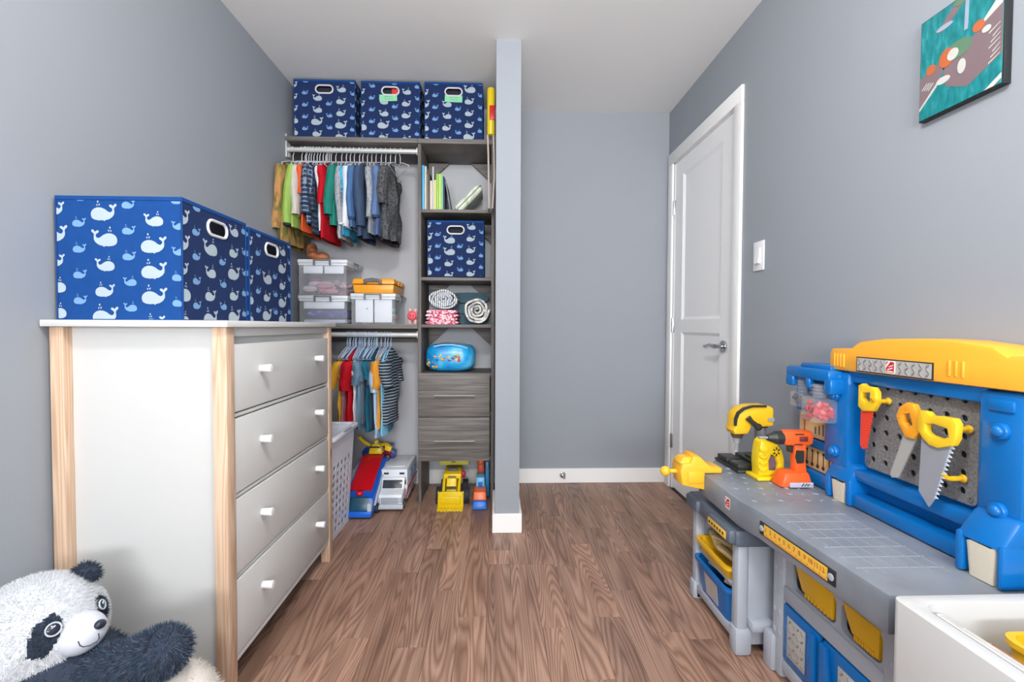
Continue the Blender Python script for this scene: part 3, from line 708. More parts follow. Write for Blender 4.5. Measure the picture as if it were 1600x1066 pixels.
# ---------------------------------------------------------------- things on the lower shelf
CLEAR = mat('clear_plastic', (232, 236, 242), rough=.12, var=.01, alpha=.13)
FROST = mat('frosted_clear_plastic', (234, 238, 244), rough=.3, var=.01, alpha=.78)
CLIP = mat('grey_clip_plastic', (112, 114, 120), rough=.4)
BOXLOC = []
def clear_box(label, loc, W, D, Hh, lid=.022, taper=.94, card=True):
    t = thing('clear_box', label, 'storage box', (0, 0, 0), 'clear lidded boxes on the lower closet shelf')
    hw, hd = W / 2, D / 2; p = P()
    for sx in (-1, 1):
        p.box(sx * hw * taper - .0012, sx * hw * taper + .0012, -hd * .95, hd * .95, .002, Hh - lid)
        p.box(-hw * taper, hw * taper, sx * hd * .95 - .0012, sx * hd * .95 + .0012, .002, Hh - lid)
    p.box(-hw * taper, hw * taper, -hd * .95, hd * .95, .0, .003)
    p.build('box_body', CLEAR, t)
    p = P(); p.box(-hw, hw, -hd, hd, Hh - lid, Hh, bev=.006).box(-hw * .97, hw * .97, -hd * .97, hd * .97, Hh - lid - .012, Hh - lid, bev=.002)
    p.build('lid', FROST, t)
    for x in ((0,)):
        p = P(); p.box(x - .048, x + .048, -hd - .006, -hd - .001, Hh - .010, Hh - .003, bev=.001)
        for s_ in (-1, 1): p.box(x + s_ * .045 - .006, x + s_ * .045 + .006, -hd - .006, -hd - .001, Hh - .036, Hh - .004, bev=.001)
        p.build('clip_handle', CLIP, t)
    p = P().box(hw + .001, hw + .005, -.05, .05, Hh - .012, Hh - .004, bev=.001).box(hw + .001, hw + .005, .045, .05, Hh - .05, Hh - .012).box(hw + .001, hw + .005, -.05, -.045, Hh - .05, Hh - .012)
    p.build('clip_handle', CLIP, t)
    BOXLOC.append((t, loc))
    return t
def cards(t, W, D, Hh, n, z0, z1, m):
    p = P()
    for k in range(n):
        w = W * .84 / n; x = -W * .42 + k * w
        p.box(x + .003, x + w - .003, -D * .44, -D * .43, z0, z1, bev=.003)
    lab(p.build('white_inner_tray', m, t), 'white cards inside the clear front') if n == 1 else None
    if n > 1:
        p.bm.free()
        for k in range(n):
            w = W * .84 / n; x = -W * .42 + k * w
            P().box(x + .004, x + w - .004, -D * .44, -D * .42, z0, z1, bev=.003).build('white_card', m, t)
def lumps(t, name, m, W, D, z0, z1, n, seed, label=None):
    rnd = random.Random(seed); p = P(); ms = m if isinstance(m, list) else [m]
    for k in range(n):
        x = rnd.uniform(-W * .34, W * .34); y = rnd.uniform(-D * .36, D * .30); z = rnd.uniform(z0 + .02, max(z0 + .021, z1 - .02))
        p.ball((x, y, z), 1, (rnd.uniform(.025, .05), rnd.uniform(.03, .05), rnd.uniform(.014, .022)), 10, mi=k % len(ms))
    for v in p.bm.verts: v.co.z = max(z0, min(z1, v.co.z)); v.co.x = max(-W * .44, min(W * .44, v.co.x)); v.co += Vector((noise.noise(v.co * 40) * .006, noise.noise(v.co * 43) * .006, 0))
    o = p.build(name, ms, t); o['kind'] = 'stuff'
    if label: lab(o, label)
CARD = mat('white_card', (226, 230, 238), rough=.6, var=.01)
pinkf = ramp_mat('mottled_pink_fabric', 'noise', [(.35, (150, 80, 100)), (.5, (216, 196, 206)), (.62, (196, 130, 146)), (.7, (90, 84, 110))], rough=.9, tscale=40, dist=1)
indigo = ramp_mat('indigo_fabric', 'noise', [(.4, (52, 60, 122)), (.62, (72, 82, 148)), (.72, (150, 156, 200))], rough=.9, tscale=40, dist=.5)
bx = clear_box('clear box holding dark blue fabric, at the bottom left of the shelf stack', (-.990, 2.815, 1.0455), .285, .315, .165)
cards(bx, .285, .315, .165, 1, .088, .136, CARD); P().box(-.115, .115, -.13, .12, .03, .085, bev=.024, seg=3).build('folded_fabric', indigo, bx)
P().box(-.12, .12, -.135, .13, .005, .026, bev=.008).build('folded_cloth', cloth('pale_grey_cotton', (176, 180, 198)), bx)
bx = clear_box('clear box holding pink and grey fabric, on top of the blue-filled box', (-.992, 2.815, 1.212), .285, .315, .205)
cards(bx, .285, .315, .205, 2, .125, .178, CARD)
lumps(bx, 'crumpled_fabric', [pinkf, cloth('rose_cotton', (196, 130, 148)), cloth('grey_pink_cotton', (190, 178, 190))], .285, .30, .006, .12, 26, 5, 'crumpled pink and grey fabric')
bx = clear_box('clear box with two white cards behind its front, right of the stack', (-.705, 2.815, 1.0455), .262, .315, .178)
cards(bx, .262, .315, .178, 2, .01, .145, CARD)
lumps(bx, 'crumpled_fabric', [cloth('peach_cotton', (206, 178, 168)), cloth('mint_cotton', (150, 184, 180))], .262, .30, .006, .13, 14, 8)
for b_, l_ in BOXLOC: b_.location = l_
YO = mat('orange_yellow_plastic', (236, 160, 40), rough=.35, var=.03); DG = mat('dark_grey_plastic', (88, 92, 102), rough=.45)
yc = thing('yellow_case', 'orange-yellow plastic carry case with grey handle on a clear box', 'case', (-.70, 2.815, 1.2245))
P().taper(-.815, -.590, 2.665, 2.955, 1.2245, 1.275, tx=1.06, ty=1.03, bev=.008).build('case_bottom', YO, yc)
P().taper(-.826, -.578, 2.655, 2.96, 1.277, 1.310, tx=.94, ty=.95, bev=.008).build('case_lid', YO, yc)
p = P(); p.poly([(-.755, 1.300), (-.74, 1.306), (-.705, 1.311), (-.67, 1.306), (-.652, 1.300), (-.652, 1.276), (-.665, 1.276), (-.672, 1.288), (-.735, 1.288), (-.742, 1.276), (-.755, 1.276)], 2.640, 2.653, 'y', bev=.002)
p.build('handle', DG, yc)
for y in (2.75, 2.82): P().cyl((-.578, y, 1.284), (-.570, y, 1.284), .013, bev=.003).build('latch_knob', YO, yc)
pg = thing('coin_bank', 'small pink-red rounded toy bank beside the tower on the lower shelf', 'toy', (-.482, 2.70, 1.0455))
PK = mat('coral_plastic', (226, 88, 98), rough=.4); PK2 = mat('pale_pink_plastic', (226, 176, 170), rough=.45)
P().ball((-.482, 2.70, 1.096), .033, (1.0, 1.15, 1.05), 20).build('bank_body', PK2, pg)
P().ball((-.482, 2.668, 1.096), .027, (1, .42, 1), 20).build('bank_face', PK, pg)
for x in (-.490, -.474): P().ball((x, 2.656, 1.097), .005, (.7, .4, 1.5), 8).build('nostril', mat('dark_coral', (150, 40, 60)), pg)
for x in (-.498, -.466):
    P().cyl((x, 2.69, 1.0457), (x, 2.69, 1.072), .009, .012, bev=.002).build('foot', PK2, pg)
    P().ball((x, 2.692, 1.128), .009, (1, .6, 1.2), 8).build('ear', PK2, pg)
LEA = ramp_mat('tan_brown_leather', 'noise', [(.35, (112, 62, 36)), (.6, (172, 104, 66)), (.75, (196, 132, 92))], rough=.55, tscale=18, bump=.3)
bt = thing('boot', 'brown leather child boot lying on the clear boxes', 'boot', (-1.06, 2.75, 1.4175))
def boot(v):
    return v
p = P(); p.ball((-1.075, 2.74, 1.448), .03, (1.1, 1.5, 1.0), 18).ball((-1.03, 2.745, 1.443), .026, (1.8, 1.1, .95), 18).ball((-1.085, 2.75, 1.48), .026, (1.2, 1.2, 1.7), 18)
for v in p.bm.verts: v.co += Vector((0, 0, noise.noise(v.co * 30) * .004))
p.build('upper', LEA, bt)
P().box(-1.105, -.99, 2.715, 2.775, 1.418, 1.424, bev=.003).build('sole', mat('dark_brown_sole', (70, 44, 32)), bt)

# ---------------------------------------------------------------- books and bundles in the tower
BOOKS = [('sky blue', (72, 168, 214), .0145, .255, .19), ('cream', (206, 200, 178), .010, .250, .18), ('brown mottled', (124, 104, 86), .010, .205, .17), ('dark grey thin', (74, 76, 80), .008, .212, .17),
         ('pale peach', (214, 196, 178), .013, .168, .17), ('tall pale grey', (198, 204, 204), .008, .248, .18), ('pale yellow', (214, 204, 128), .013, .172, .17), ('leaf green', (150, 196, 84), .012, .208, .18),
         ('bright lime', (172, 212, 98), .015, .208, .18), ('mint green', (150, 208, 152), .009, .205, .18), ('navy blue', (48, 62, 98), .009, .192, .17)]
x = -.4235
for nm, c_, wd, h_, d_ in BOOKS:
    t = thing('book', nm + ' book standing upright in the row on the tower shelf', 'book', (x + wd / 2, 2.76, 1.7085), 'books on the tower shelf')
    mm = mat('book_cover_' + nm.replace(' ', '_'), c_, rough=.5)
    y0 = 2.668; p = P().box(x + .0004, x + .0016, y0, y0 + d_, 1.7085, 1.7085 + h_).box(x + wd - .0016, x + wd - .0004, y0, y0 + d_, 1.7085, 1.7085 + h_).box(x + .0004, x + wd - .0004, y0 - .001, y0 + .001, 1.7085, 1.7085 + h_, bev=.0006)
    p.build('cover', mm, t)
    P().box(x + .0018, x + wd - .0018, y0 + .002, y0 + d_ - .004, 1.7105, 1.7085 + h_ - .003).build('pages', mat('paper_pages', (226, 222, 208)), t)
    x += wd + .0008
t = thing('book', 'thin grey book leaning against the end of the row on the tower shelf', 'book', (x + .02, 2.76, 1.7085), 'books on the tower shelf')
M_ = Matrix.Translation((x + .006, 2.67, 1.7088)) @ Matrix.Rotation(-.14, 4, 'Y') 
p = P().box(-.0, .006, 0, .17, .001, .165, bev=.001, M=Matrix.Translation((x + .030, 2.67, 1.7088)) @ Matrix.Rotation(-.17, 4, 'Y'))
p.build('cover', mat('grey_cover', (120, 126, 132)), t)
SG = ramp_mat('sage_white_print', 'noise', [(.4, (170, 184, 158)), (.55, (216, 222, 206)), (.7, (150, 160, 140))], rough=.5, tscale=9, dist=.6)
t = thing('padded_case', 'sage and white padded case leaning diagonally beside the books', 'case', (-.15, 2.78, 1.7085))
M_ = Matrix.Translation((-.157, 2.79, 1.785)) @ Matrix.Rotation(-.80, 4, 'Y')
P().box(-.100, .100, -.11, .11, -.026, .026, bev=.018, seg=3, M=M_).build('padded_shell', SG, t)
P().box(-.103, .103, -.113, .113, -.003, .003, bev=.002, M=M_).build('zip_band', mat('olive_grey_band', (120, 128, 108)), t)
# towel rolls
def roll(name, label, cat, c, r, L_, m, turns=4, squash=.8, seed=0, group=None):
    t = thing(name, label, cat, (c[0], c[1], c[2] - r * squash), group)
    p = P(); pts = []
    n = int(turns * 26)
    def f(u, v):
        a = u * turns * 2 * PI; rr = r * (.12 + .86 * u) * (1 + .13 * noise.noise(Vector((math.cos(a) * 1.4 + seed, math.sin(a) * 1.4, a * .25 + v))))
        return Vector((c[0] + rr * math.cos(a), c[1] - L_ / 2 + L_ * v + .016 * noise.noise(Vector((a * .8, v * 3, seed))), c[2] + rr * squash * math.sin(a)))
    p.grid(f, n, 4)
    o = p.build('rolled_cloth', m, t)
    sm = o.modifiers.new('thick', 'SOLIDIFY'); sm.thickness = r * .62 / turns; sm.offset = -1
    return t
wst = ramp_mat('white_grey_striped_towel', 'wave_x', [(.3, (120, 130, 146)), (.55, (226, 227, 226))], rough=.95, tscale=26, dist=2.5, bump=.4)
wgr = ramp_mat('white_grey_towel', 'noise', [(.35, (150, 152, 156)), (.55, (222, 220, 212))], rough=.95, tscale=24, dist=1, bump=.5)
pch = ramp_mat('pink_gingham', 'noise', [(.40, (206, 62, 96)), (.5, (226, 150, 168)), (.60, (240, 216, 222))], rough=.95, tscale=85, detail=1, bump=.3)
def folded(name, label, cat, x0, x1, y0, y1, z0, z1, n, m, seed=0):
    t = thing(name, label, cat, ((x0 + x1) / 2, (y0 + y1) / 2, z0)); dz = (z1 - z0) / n
    for k in range(n):
        zc = z0 + dz * (k + .5)
        def f(u, v):
            a = 2 * PI * u; q = abs(math.cos(a)) ** .5 * (1 if math.cos(a) > 0 else -1); w = abs(math.sin(a)) ** .7 * (1 if math.sin(a) > 0 else -1)
            hx = (x1 - x0) / 2 * (1 - .06 * (k % 2)); 
            nz = noise.noise(Vector((q * 3, v * 3, k * 3 + seed)))
            return Vector(((x0 + x1) / 2 + hx * q, y0 + (y1 - y0) * v, zc + w * dz * .47 + (.0035 * nz * (1 if 0 < k else .0))))
        p = P(); p.grid(f, 32, 6, closeu=True)
        vs = [[v for v in p.bm.verts if abs(v.co.y - yy) < 1e-6] for yy in (y0, y1)]
        for ring in vs:
            ring.sort(key=lambda v: math.atan2(v.co.z - zc, v.co.x - (x0 + x1) / 2)); 
            try: p.bm.faces.new(ring)
            except ValueError: pass
        p.build('fold', m, t)
    return t
folded('blanket', 'pink gingham blanket folded under the striped towel roll', 'blanket', -.405, -.215, 2.67, 2.90, 1.0455, 1.130, 4, pch, 2)
roll('towel', 'white and blue-grey striped towel rolled on the pink gingham blanket', 'towel', (-.305, 2.78, 1.196), .090, .20, wst, 5, .70, 1)
roll('towel', 'off-white rolled towel standing right of the pink blanket', 'towel', (-.106, 2.78, 1.131), .083, .20, wgr, 4, 1.0, 4)
t = folded('blanket', 'folded dark teal fabric at the back of the towel compartment', 'blanket', -.30, -.04, 2.90, 2.965, 1.0455, 1.25, 3, cloth('teal_grey_cotton', (84, 112, 122)), 5)
# blue toy bag
bagm = ramp_mat('blue_bag_print', 'noise', [(.30, (20, 120, 190)), (.52, (34, 168, 228)), (.70, (120, 200, 236))], rough=.25, tscale=7, dist=.8)
t = thing('toy_bag', 'shiny bright blue drawstring bag with colourful print on the drawers', 'bag', (-.265, 2.78, .7645))
def bagf(u, v):
    a = 2 * PI * u; b = PI * (v - .5)
    cx = math.copysign(abs(math.cos(b)) ** .55, 1)
    X = -.265 + .150 * math.copysign(abs(math.cos(a)) ** .6, math.cos(a)) * cx
    Y = 2.79 + .115 * math.copysign(abs(math.sin(a)) ** .7, math.sin(a)) * cx
    Z = .848 + .084 * math.copysign(abs(math.sin(b)) ** .55, math.sin(b))
    n = noise.noise(Vector((X * 14, Y * 14, Z * 14)))
    if Z > .80: Z += .010 * n - .012 * max(0, (X + .2)) * 4
    X += .006 * n
    return Vector((X, Y - .006 * n, max(Z, .765)))
P().grid(bagf, 40, 24, closeu=True).build('bag_body', bagm, t)
rnd = random.Random(4); cols_ = [(226, 88, 60), (236, 170, 60), (120, 190, 90), (236, 210, 80), (200, 60, 80), (60, 80, 160)]
mm_ = [mat('bag_print_%s' % n_, c_, rough=.3) for n_, c_ in zip(('coral', 'orange', 'green', 'yellow', 'crimson', 'indigo'), cols_)]
p = P()
for k in range(46):
    u = rnd.uniform(-.40, -.20); z = .79 + rnd.uniform(0, .075) if u < -.33 else .845 + rnd.uniform(-.012, .02)
    # find the front surface by marching along the bag shape
    tx = abs((u + .265) / .150); yy = 2.79 - .115 * max(0, (1 - min(1, tx) ** 3)) ** .33 * (max(0.05, 1 - abs((z - .848) / .084) ** 3.2)) ** .33
    p.ball((u, yy - .001, z), rnd.uniform(.004, .010), (1, .35, rnd.uniform(.5, .9)), 8, mi=k % 6)
o = p.build('printed_shapes', mm_, t); o['kind'] = 'stuff'; lab(o, 'small multicoloured printed shapes')
P().tube([(-.36, 2.69, .915), (-.31, 2.685, .925), (-.25, 2.69, .926), (-.2, 2.69, .918), (-.16, 2.69, .905)], .005, 8).build('carry_strap', mat('pale_blue_webbing', (150, 204, 232), rough=.5), t)
# yellow foam toy with cords on the top shelf end
t = thing('foam_toy', 'yellow cylindrical toy with red square hanging pale straps, beside the partition', 'toy', (-.028, 2.61, 2.11))
YT = mat('bright_yellow_plastic', (228, 200, 28), rough=.35, var=.03); RT = mat('bright_red_plastic', (206, 28, 34), rough=.4)
P().lathe([(.002, 2.112), (.018, 2.113), (.022, 2.12), (.0225, 2.36), (.019, 2.372), (.01, 2.376), (.002, 2.377)], (-.026, 2.60, 0), seg=20).build('foam_barrel', YT, t)
P().box(-.034, -.004, 2.574, 2.58, 2.19, 2.27, bev=.002).build('red_patch', RT, t)
SP = mat('pale_beige_strap', (196, 180, 170), rough=.8)
for xx in (-.044, -.012):
    P().tube([(xx, 2.60, 2.118), (xx + .004, 2.592, 2.0), (xx + .006, 2.590, 1.88), (xx + .009 if xx < -.02 else xx - .004, 2.590, 1.70)], .0052, 8).build('strap', SP, t)
    P().cyl((xx + (.009 if xx < -.02 else -.004), 2.590, 1.70), (xx + (.009 if xx < -.02 else -.004), 2.590, 1.672), .006, .004).build('strap_end', mat('dark_maroon_tip', (70, 44, 50)), t)

# ---------------------------------------------------------------- laundry hamper
LAV = mat('pale_lavender_plastic', (222, 224, 236), rough=.4, var=.01)
t = thing('laundry_hamper', 'pale lavender-white plastic hamper with square holes behind the dresser', 'hamper', (-.94, 2.27, 0))
HB = dict(x0=-1.11, x1=-.775, y0=2.125, y1=2.425); HT = dict(x0=-1.135, x1=-.750, y0=2.10, y1=2.45)
def hpanel(side):
    n = 6 if side in 'NS' else 5
    holes = []
    wid = 1.0
    for i in range(n):
        for j in range(9):
            if j == 99: continue
            u = .09 + (i + .22) * (.82 / n); v = .06 + j * .078
            holes.append(rrect(u, u + .82 / n * .58, v, v + .046, .008, 2))
    p = P(); p.poly([(0, 0), (1, 0), (1, 1), (0, 1)], 0, 1, 'y', holes=holes)
    for v in p.bm.verts:
        u, d_, w_ = v.co.x, v.co.y, v.co.z
        x0 = HB['x0'] + (HT['x0'] - HB['x0']) * w_; x1 = HB['x1'] + (HT['x1'] - HB['x1']) * w_
        y0 = HB['y0'] + (HT['y0'] - HB['y0']) * w_; y1 = HB['y1'] + (HT['y1'] - HB['y1']) * w_
        th = .003
        if side == 'E': v.co = (x1 - th * d_, y0 + (y1 - y0) * u, .004 + .50 * w_)
        if side == 'W': v.co = (x0 + th * d_, y0 + (y1 - y0) * u, .004 + .50 * w_)
        if side == 'N': v.co = (x0 + (x1 - x0) * u, y1 - th * d_, .004 + .50 * w_)
        if side == 'S': v.co = (x0 + (x1 - x0) * u, y0 + th * d_, .004 + .50 * w_)
    p.build('lattice_side', LAV, t, smooth=False)
for sd in 'EWNS': hpanel(sd)
P().box(HB['x0'], HB['x1'], HB['y0'], HB['y1'], 0, .006).build('hamper_bottom', LAV, t)
p = P(); p.poly(rrect(HT['x0'] - .022, HT['x1'] + .022, HT['y0'] - .018, HT['y1'] + .018, .03), .500, .520, 'z', holes=[rrect(HT['x0'] + .002, HT['x1'] - .002, HT['y0'] + .002, HT['y1'] - .002, .02)], bev=.004)
p.build('rim', LAV, t)
P().poly(rrect(-.735, -.722, 2.22, 2.33, .005), .5205, .522, 'z').build('rim_slot_shade', mat('rim_shadow_slot', (150, 152, 168)), t)  # darker plate on the rim, the slot's shade put into its colour
p = P(); p.ball((-.95, 2.27, .44), .15, (1, .85, .35), 20)
for v in p.bm.verts: v.co += Vector((noise.noise(v.co * 15) * .02, noise.noise(v.co * 17) * .02, noise.noise(v.co * 19) * .02))
one(p, 'laundry_pile', cloth('mixed_dark_laundry', (70, 84, 96)), 'dark laundry heaped inside the lavender hamper', 'laundry', (-.95, 2.27, .40))
gr = thing('toy_plant', 'small green leafy toy poking out of the hamper', 'toy', (-.90, 2.36, .47))
p = P()
for k in range(11):
    a = k * .61; r_ = .035
    p.tube([(-.93, 2.37, .47), (-.93 + .02 * math.cos(a), 2.37 + .02 * math.sin(a), .53), (-.93 + r_ * 1.8 * math.cos(a), 2.37 + r_ * math.sin(a), .565 - .01 * (k % 3))], [.006, .009, .001], 6)
p.build('leaves', mat('leaf_green_plastic', (30, 112, 62), rough=.5), gr)

# ---------------------------------------------------------------- toy vehicles on the closet floor
BL = mat('toy_blue_plastic', (22, 88, 190), rough=.3, var=.03); RD = mat('toy_red_plastic', (200, 20, 34), rough=.25, var=.03); SIL = mat('toy_silver_plastic', (176, 190, 206), rough=.35)
DT = mat('toy_dark_teal_plastic', (22, 72, 96), rough=.3); TY = mat('toy_yellow_plastic', (236, 200, 20), rough=.32, var=.03); NV = mat('toy_navy_plastic', (30, 42, 84), rough=.4); TYR = mat('toy_black_tyre', (36, 38, 46), rough=.7)
WT = mat('toy_white_plastic', (222, 226, 232), rough=.32, var=.01); GL = mat('toy_dark_window', (54, 60, 68), rough=.15); GR = mat('toy_grey_plastic', (160, 168, 174), rough=.4)
def wheel(parent, x, y, r, wd, name='wheel', hub=GR, tread=False):
    p = P().cyl((x - wd / 2, y, r), (x + wd / 2, y, r), r, seg=24, bev=min(wd, r) * .15)
    if tread:
        for k in range(14):
            a = 2 * PI * k / 14
            p.box(-wd * .52, wd * .52, -r * .11, r * .11, -r * .07, r * .07, M=Matrix.Translation((x, y + .97 * r * math.cos(a), r + .97 * r * math.sin(a))) @ Matrix.Rotation(a + PI / 2, 4, 'X'))
        for v in p.bm.verts: v.co.z = max(v.co.z, .001)
    o = p.build(name, TYR, parent)
    P().cyl((x - wd * .54, y, r), (x + wd * .54, y, r), r * .55, seg=16, bev=.001).build('hub_cap', hub, o)
t = thing('toy_truck', 'long red and blue toy patrol truck parked beside the hamper', 'toy', (-.72, 2.68, 0))
prof = [(2.435, .018), (2.955, .018), (2.955, .175), (2.93, .185), (2.86, .19), (2.80, .235), (2.74, .235), (2.50, .125), (2.455, .105), (2.435, .06)]
P().poly([(a, b) for a, b in prof], -.790, -.655, 'x', bev=.008).build('truck_body', BL, t)
p = P(); prof = [(2.505, .1285), (2.74, .238), (2.81, .242), (2.81, .249), (2.735, .247), (2.50, .137)]
p.poly(prof, -.778, -.672, 'x', bev=.003); p.build('red_hood', RD, t)
P().poly([(-.017, -.008), (0, -.022), (.017, -.008), (.017, .014), (-.017, .014)], 0, .003, 'y', M=Matrix.Translation((-.725, 2.545, .152)) @ Matrix.Rotation(-PI / 2 + .44, 4, 'X') @ Matrix.Diagonal((.55, 1, .55, 1))).build('shield_badge', SIL, t)
P().box(-.790, -.655, 2.42, 2.46, .012, .045, bev=.008).build('bumper', mat('toy_bright_blue', (20, 104, 214), rough=.3), t)
P().taper(-.775, -.670, 2.428, 2.50, .046, .110, tx=.9, ty=.6, dy=.012, bev=.004).build('grille', DT, t)
for s_ in (-1, 1):
    P().poly([(2.416, .048), (2.45, .048), (2.46, .092), (2.422, .088)], -.7225 + s_ * .058 - .009, -.7225 + s_ * .058 + .009, 'x').build('headlight', SIL, t)
    xx = -.7225 + s_ * .0695
    P().poly([(2.47, .06), (2.52, .10), (2.70, .20), (2.76, .215), (2.60, .10), (2.50, .06)], xx - .006, xx + .006, 'x').build('silver_side_panel', SIL, t)
P().ball((-.7225, 2.475, .125), .018, (1, 1, .8), 14).build('red_beacon', RD, t)
P().box(-.755, -.69, 2.462, 2.478, .098, .108, bev=.002).build('beacon_mount', SIL, t)
for y in (2.52, 2.60, 2.80, 2.90):
    for s_ in (-1, 1): wheel(t, -.7225 + s_ * .071, y, .026, .018)
for ch in list(t.children) + [g_ for q_ in t.children for g_ in q_.children]:
    for v in ch.data.vertices: v.co.x = -.008 + (v.co.x - .0) * 1.15 - .0004
t = thing('toy_digger', 'yellow two-armed toy digger standing on the red truck', 'toy', (-.72, 2.83, .2))
p = P().taper(-.770, -.685, 2.785, 2.85, .252, .290, tx=.8, ty=.8, bev=.006).taper(-.760, -.695, 2.79, 2.845, .288, .312, tx=.7, ty=.8, bev=.005)
p.build('digger_body', TY, t)
P().box(-.755, -.70, 2.781, 2.786, .292, .300).build('black_lettering_band', BLACK, t)
P().tube([(-.765, 2.81, .30), (-.800, 2.80, .325), (-.822, 2.795, .350)], [.010, .011, .009], 8).box(-.834, -.812, 2.785, 2.805, .345, .362, bev=.003).build('left_arm', TY, t)
P().tube([(-.69, 2.81, .305), (-.665, 2.80, .31), (-.645, 2.795, .30)], [.010, .011, .011], 8).poly([(-.665, .315), (-.625, .293), (-.635, .270), (-.668, .282)], 2.77, 2.81, 'y', bev=.003).build('right_arm', TY, t)
P().ball((-.728, 2.815, .322), .015, (1.1, 1, 1), 14).build('driver_helmet', TY, t)
P().ball((-.728, 2.804, .318), .010, (1.1, .8, .8), 12).build('driver_face', mat('toy_face_cream', (222, 200, 170)), t)
P().box(-.755, -.70, 2.80, 2.84, .2495, .2525, bev=.001).build('digger_base', BLACK, t)
t = thing('toy_car', 'small navy and red toy car on the rear deck of the truck', 'toy', (-.72, 2.91, .19))
P().poly([(-.83, .205), (-.63, .205), (-.625, .24), (-.65, .255), (-.69, .27), (-.76, .278), (-.82, .262), (-.835, .24)], 2.872, 2.935, 'y', bev=.006).build('car_body', mat('toy_deep_blue', (30, 70, 150), rough=.3), t)
P().poly([(-.72, .215), (-.645, .215), (-.645, .242), (-.70, .252)], 2.868, 2.873, 'y').build('red_side_panel', mat('toy_crimson', (170, 24, 60), rough=.3), t)
P().box(-.77, -.64, 2.88, 2.93, .277, .285, bev=.003).build('roof_rack', BL, t)
for x_ in (-.79, -.672):
    p = P().cyl((x_, 2.862, .211), (x_, 2.94, .211), .021, seg=18, bev=.003); o = p.build('wheel', TYR, t)
    P().cyl((x_, 2.859, .211), (x_, 2.864, .211), .011, seg=12).build('hub_cap', SIL, o)
# ambulance
t = thing('toy_ambulance', 'white toy ambulance van with a red side stripe and grey grille', 'toy', (-.58, 2.72, 0))
P().taper(-.662, -.505, 2.65, 2.95, .030, .200, tx=.97, ty=.99, bev=.006).build('box_body', WT, t)
P().box(-.635, -.532, 2.70, 2.86, .200, .2035, bev=.001).build('roof_panel', WT, t)
P().poly([(2.535, .022), (2.66, .022), (2.66, .158), (2.625, .160), (2.595, .105), (2.545, .090), (2.535, .075)], -.652, -.515, 'x', bev=.006).build('cab', WT, t)
M_ = Matrix.Translation((-.5835, 2.6055, .1295)) @ Matrix.Rotation(-.50, 4, 'X')
P().box(-.055, .055, -.002, .002, -.023, .023, bev=.0015, M=M_).build('windscreen', GL, t)
P().box(-.632, -.535, 2.530, 2.536, .045, .078, bev=.002).build('grille', GR, t)
P().box(-.660, -.507, 2.518, 2.540, .016, .042, bev=.006).build('bumper', mat('toy_light_grey', (186, 194, 202), rough=.4), t)
for x_ in (-.643, -.524): P().box(x_ - .008, x_ + .008, 2.5295, 2.535, .05, .078, bev=.002).build('headlight', SIL, t)
for x_ in (-.628, -.538): P().box(x_ - .014, x_ + .014, 2.6475, 2.652, .172, .182).build('marker_light', GL, t)
P().poly([(2.60, .060), (2.66, .098), (2.95, .098), (2.95, .088), (2.665, .088), (2.605, .050)], -.5055, -.5015, 'x').build('red_stripe', RD, t)
for y_ in (2.74, 2.84): P().box(-.5065, -.5015, y_, y_ + .05, .12, .165, bev=.001).build('side_window', mat('toy_blue_window', (96, 132, 178), rough=.2), t)
P().box(-.5155, -.5125, 2.612, 2.642, .105, .145, bev=.001).build('cab_window', GL, t)
P().box(-.672, -.655, 2.595, 2.603, .105, .13, bev=.002).box(-.512, -.497, 2.595, 2.603, .105, .13, bev=.002).build('wing_mirror', WT, t)
for y_ in (2.585, 2.86):
    for x_ in (-.645, -.522): wheel(t, x_, y_, .027, .022)
# loader
t = thing('toy_loader', 'yellow toy loader with a wide front bucket under the tower', 'toy', (-.25, 2.66, 0))
p = P(); p.poly([(-.322, .004), (-.176, .004), (-.178, .078), (-.186, .094), (-.308, .094), (-.320, .078)], 2.572, 2.580, 'y', bev=.002)
p.poly([(2.548, .006), (2.58, .004), (2.60, .02), (2.60, .085), (2.592, .09), (2.575, .012)], -.322, -.316, 'x').poly([(2.548, .006), (2.58, .004), (2.60, .02), (2.60, .085), (2.592, .09), (2.575, .012)], -.182, -.176, 'x')
p.taper(-.322, -.176, 2.53, 2.575, .001, .007, tx=1, ty=.9, bev=.002)
for k in range(8): p.box(-.318 + k * .0182, -.308 + k * .0182, 2.518, 2.532, .001, .006, bev=.001)
p.taper(-.308, -.190, 2.562, 2.578, .03, .07, tx=.9, bev=.003)
p.build('bucket', mat('toy_golden_yellow', (230, 196, 16), rough=.3), t)
P().taper(-.282, -.216, 2.60, 2.86, .03, .150, tx=.85, ty=.9, bev=.006, dy=.02).build('loader_body', TY, t)
P().box(-.300, -.196, 2.67, 2.84, .135, .165, bev=.006).build('cab_deck', TY, t)
for s_ in (-1, 1): P().tube([(-.249 + s_ * .043, 2.595, .07), (-.249 + s_ * .045, 2.65, .12), (-.249 + s_ * .048, 2.75, .15)], .009, 8).build('lift_arm', TY, t)
P().box(-.278, -.220, 2.604, 2.609, .097, .112).build('front_vent', mat('toy_olive_dark', (86, 78, 20)), t)
P().box(-.272, -.226, 2.655, 2.700, .148, .152, bev=.001).box(-.272, -.226, 2.652, 2.656, .125, .152).build('hood_vent', DG, t)
P().box(-.277, -.221, 2.72, 2.76, .166, .180, bev=.003).build('light_bar', DG, t)
P().poly([(-.338, .178), (-.160, .178), (-.156, .225), (-.342, .225)], 2.80, 2.88, 'y', bev=.004).build('dump_bed', mat('toy_lemon_yellow', (214, 210, 84), rough=.3), t)
P().poly([(-.265, .195), (-.24, .195), (-.24, .208), (-.2525, .216), (-.265, .208)], 2.796, 2.80, 'y').build('bed_badge', mat('toy_tan', (150, 120, 80)), t)
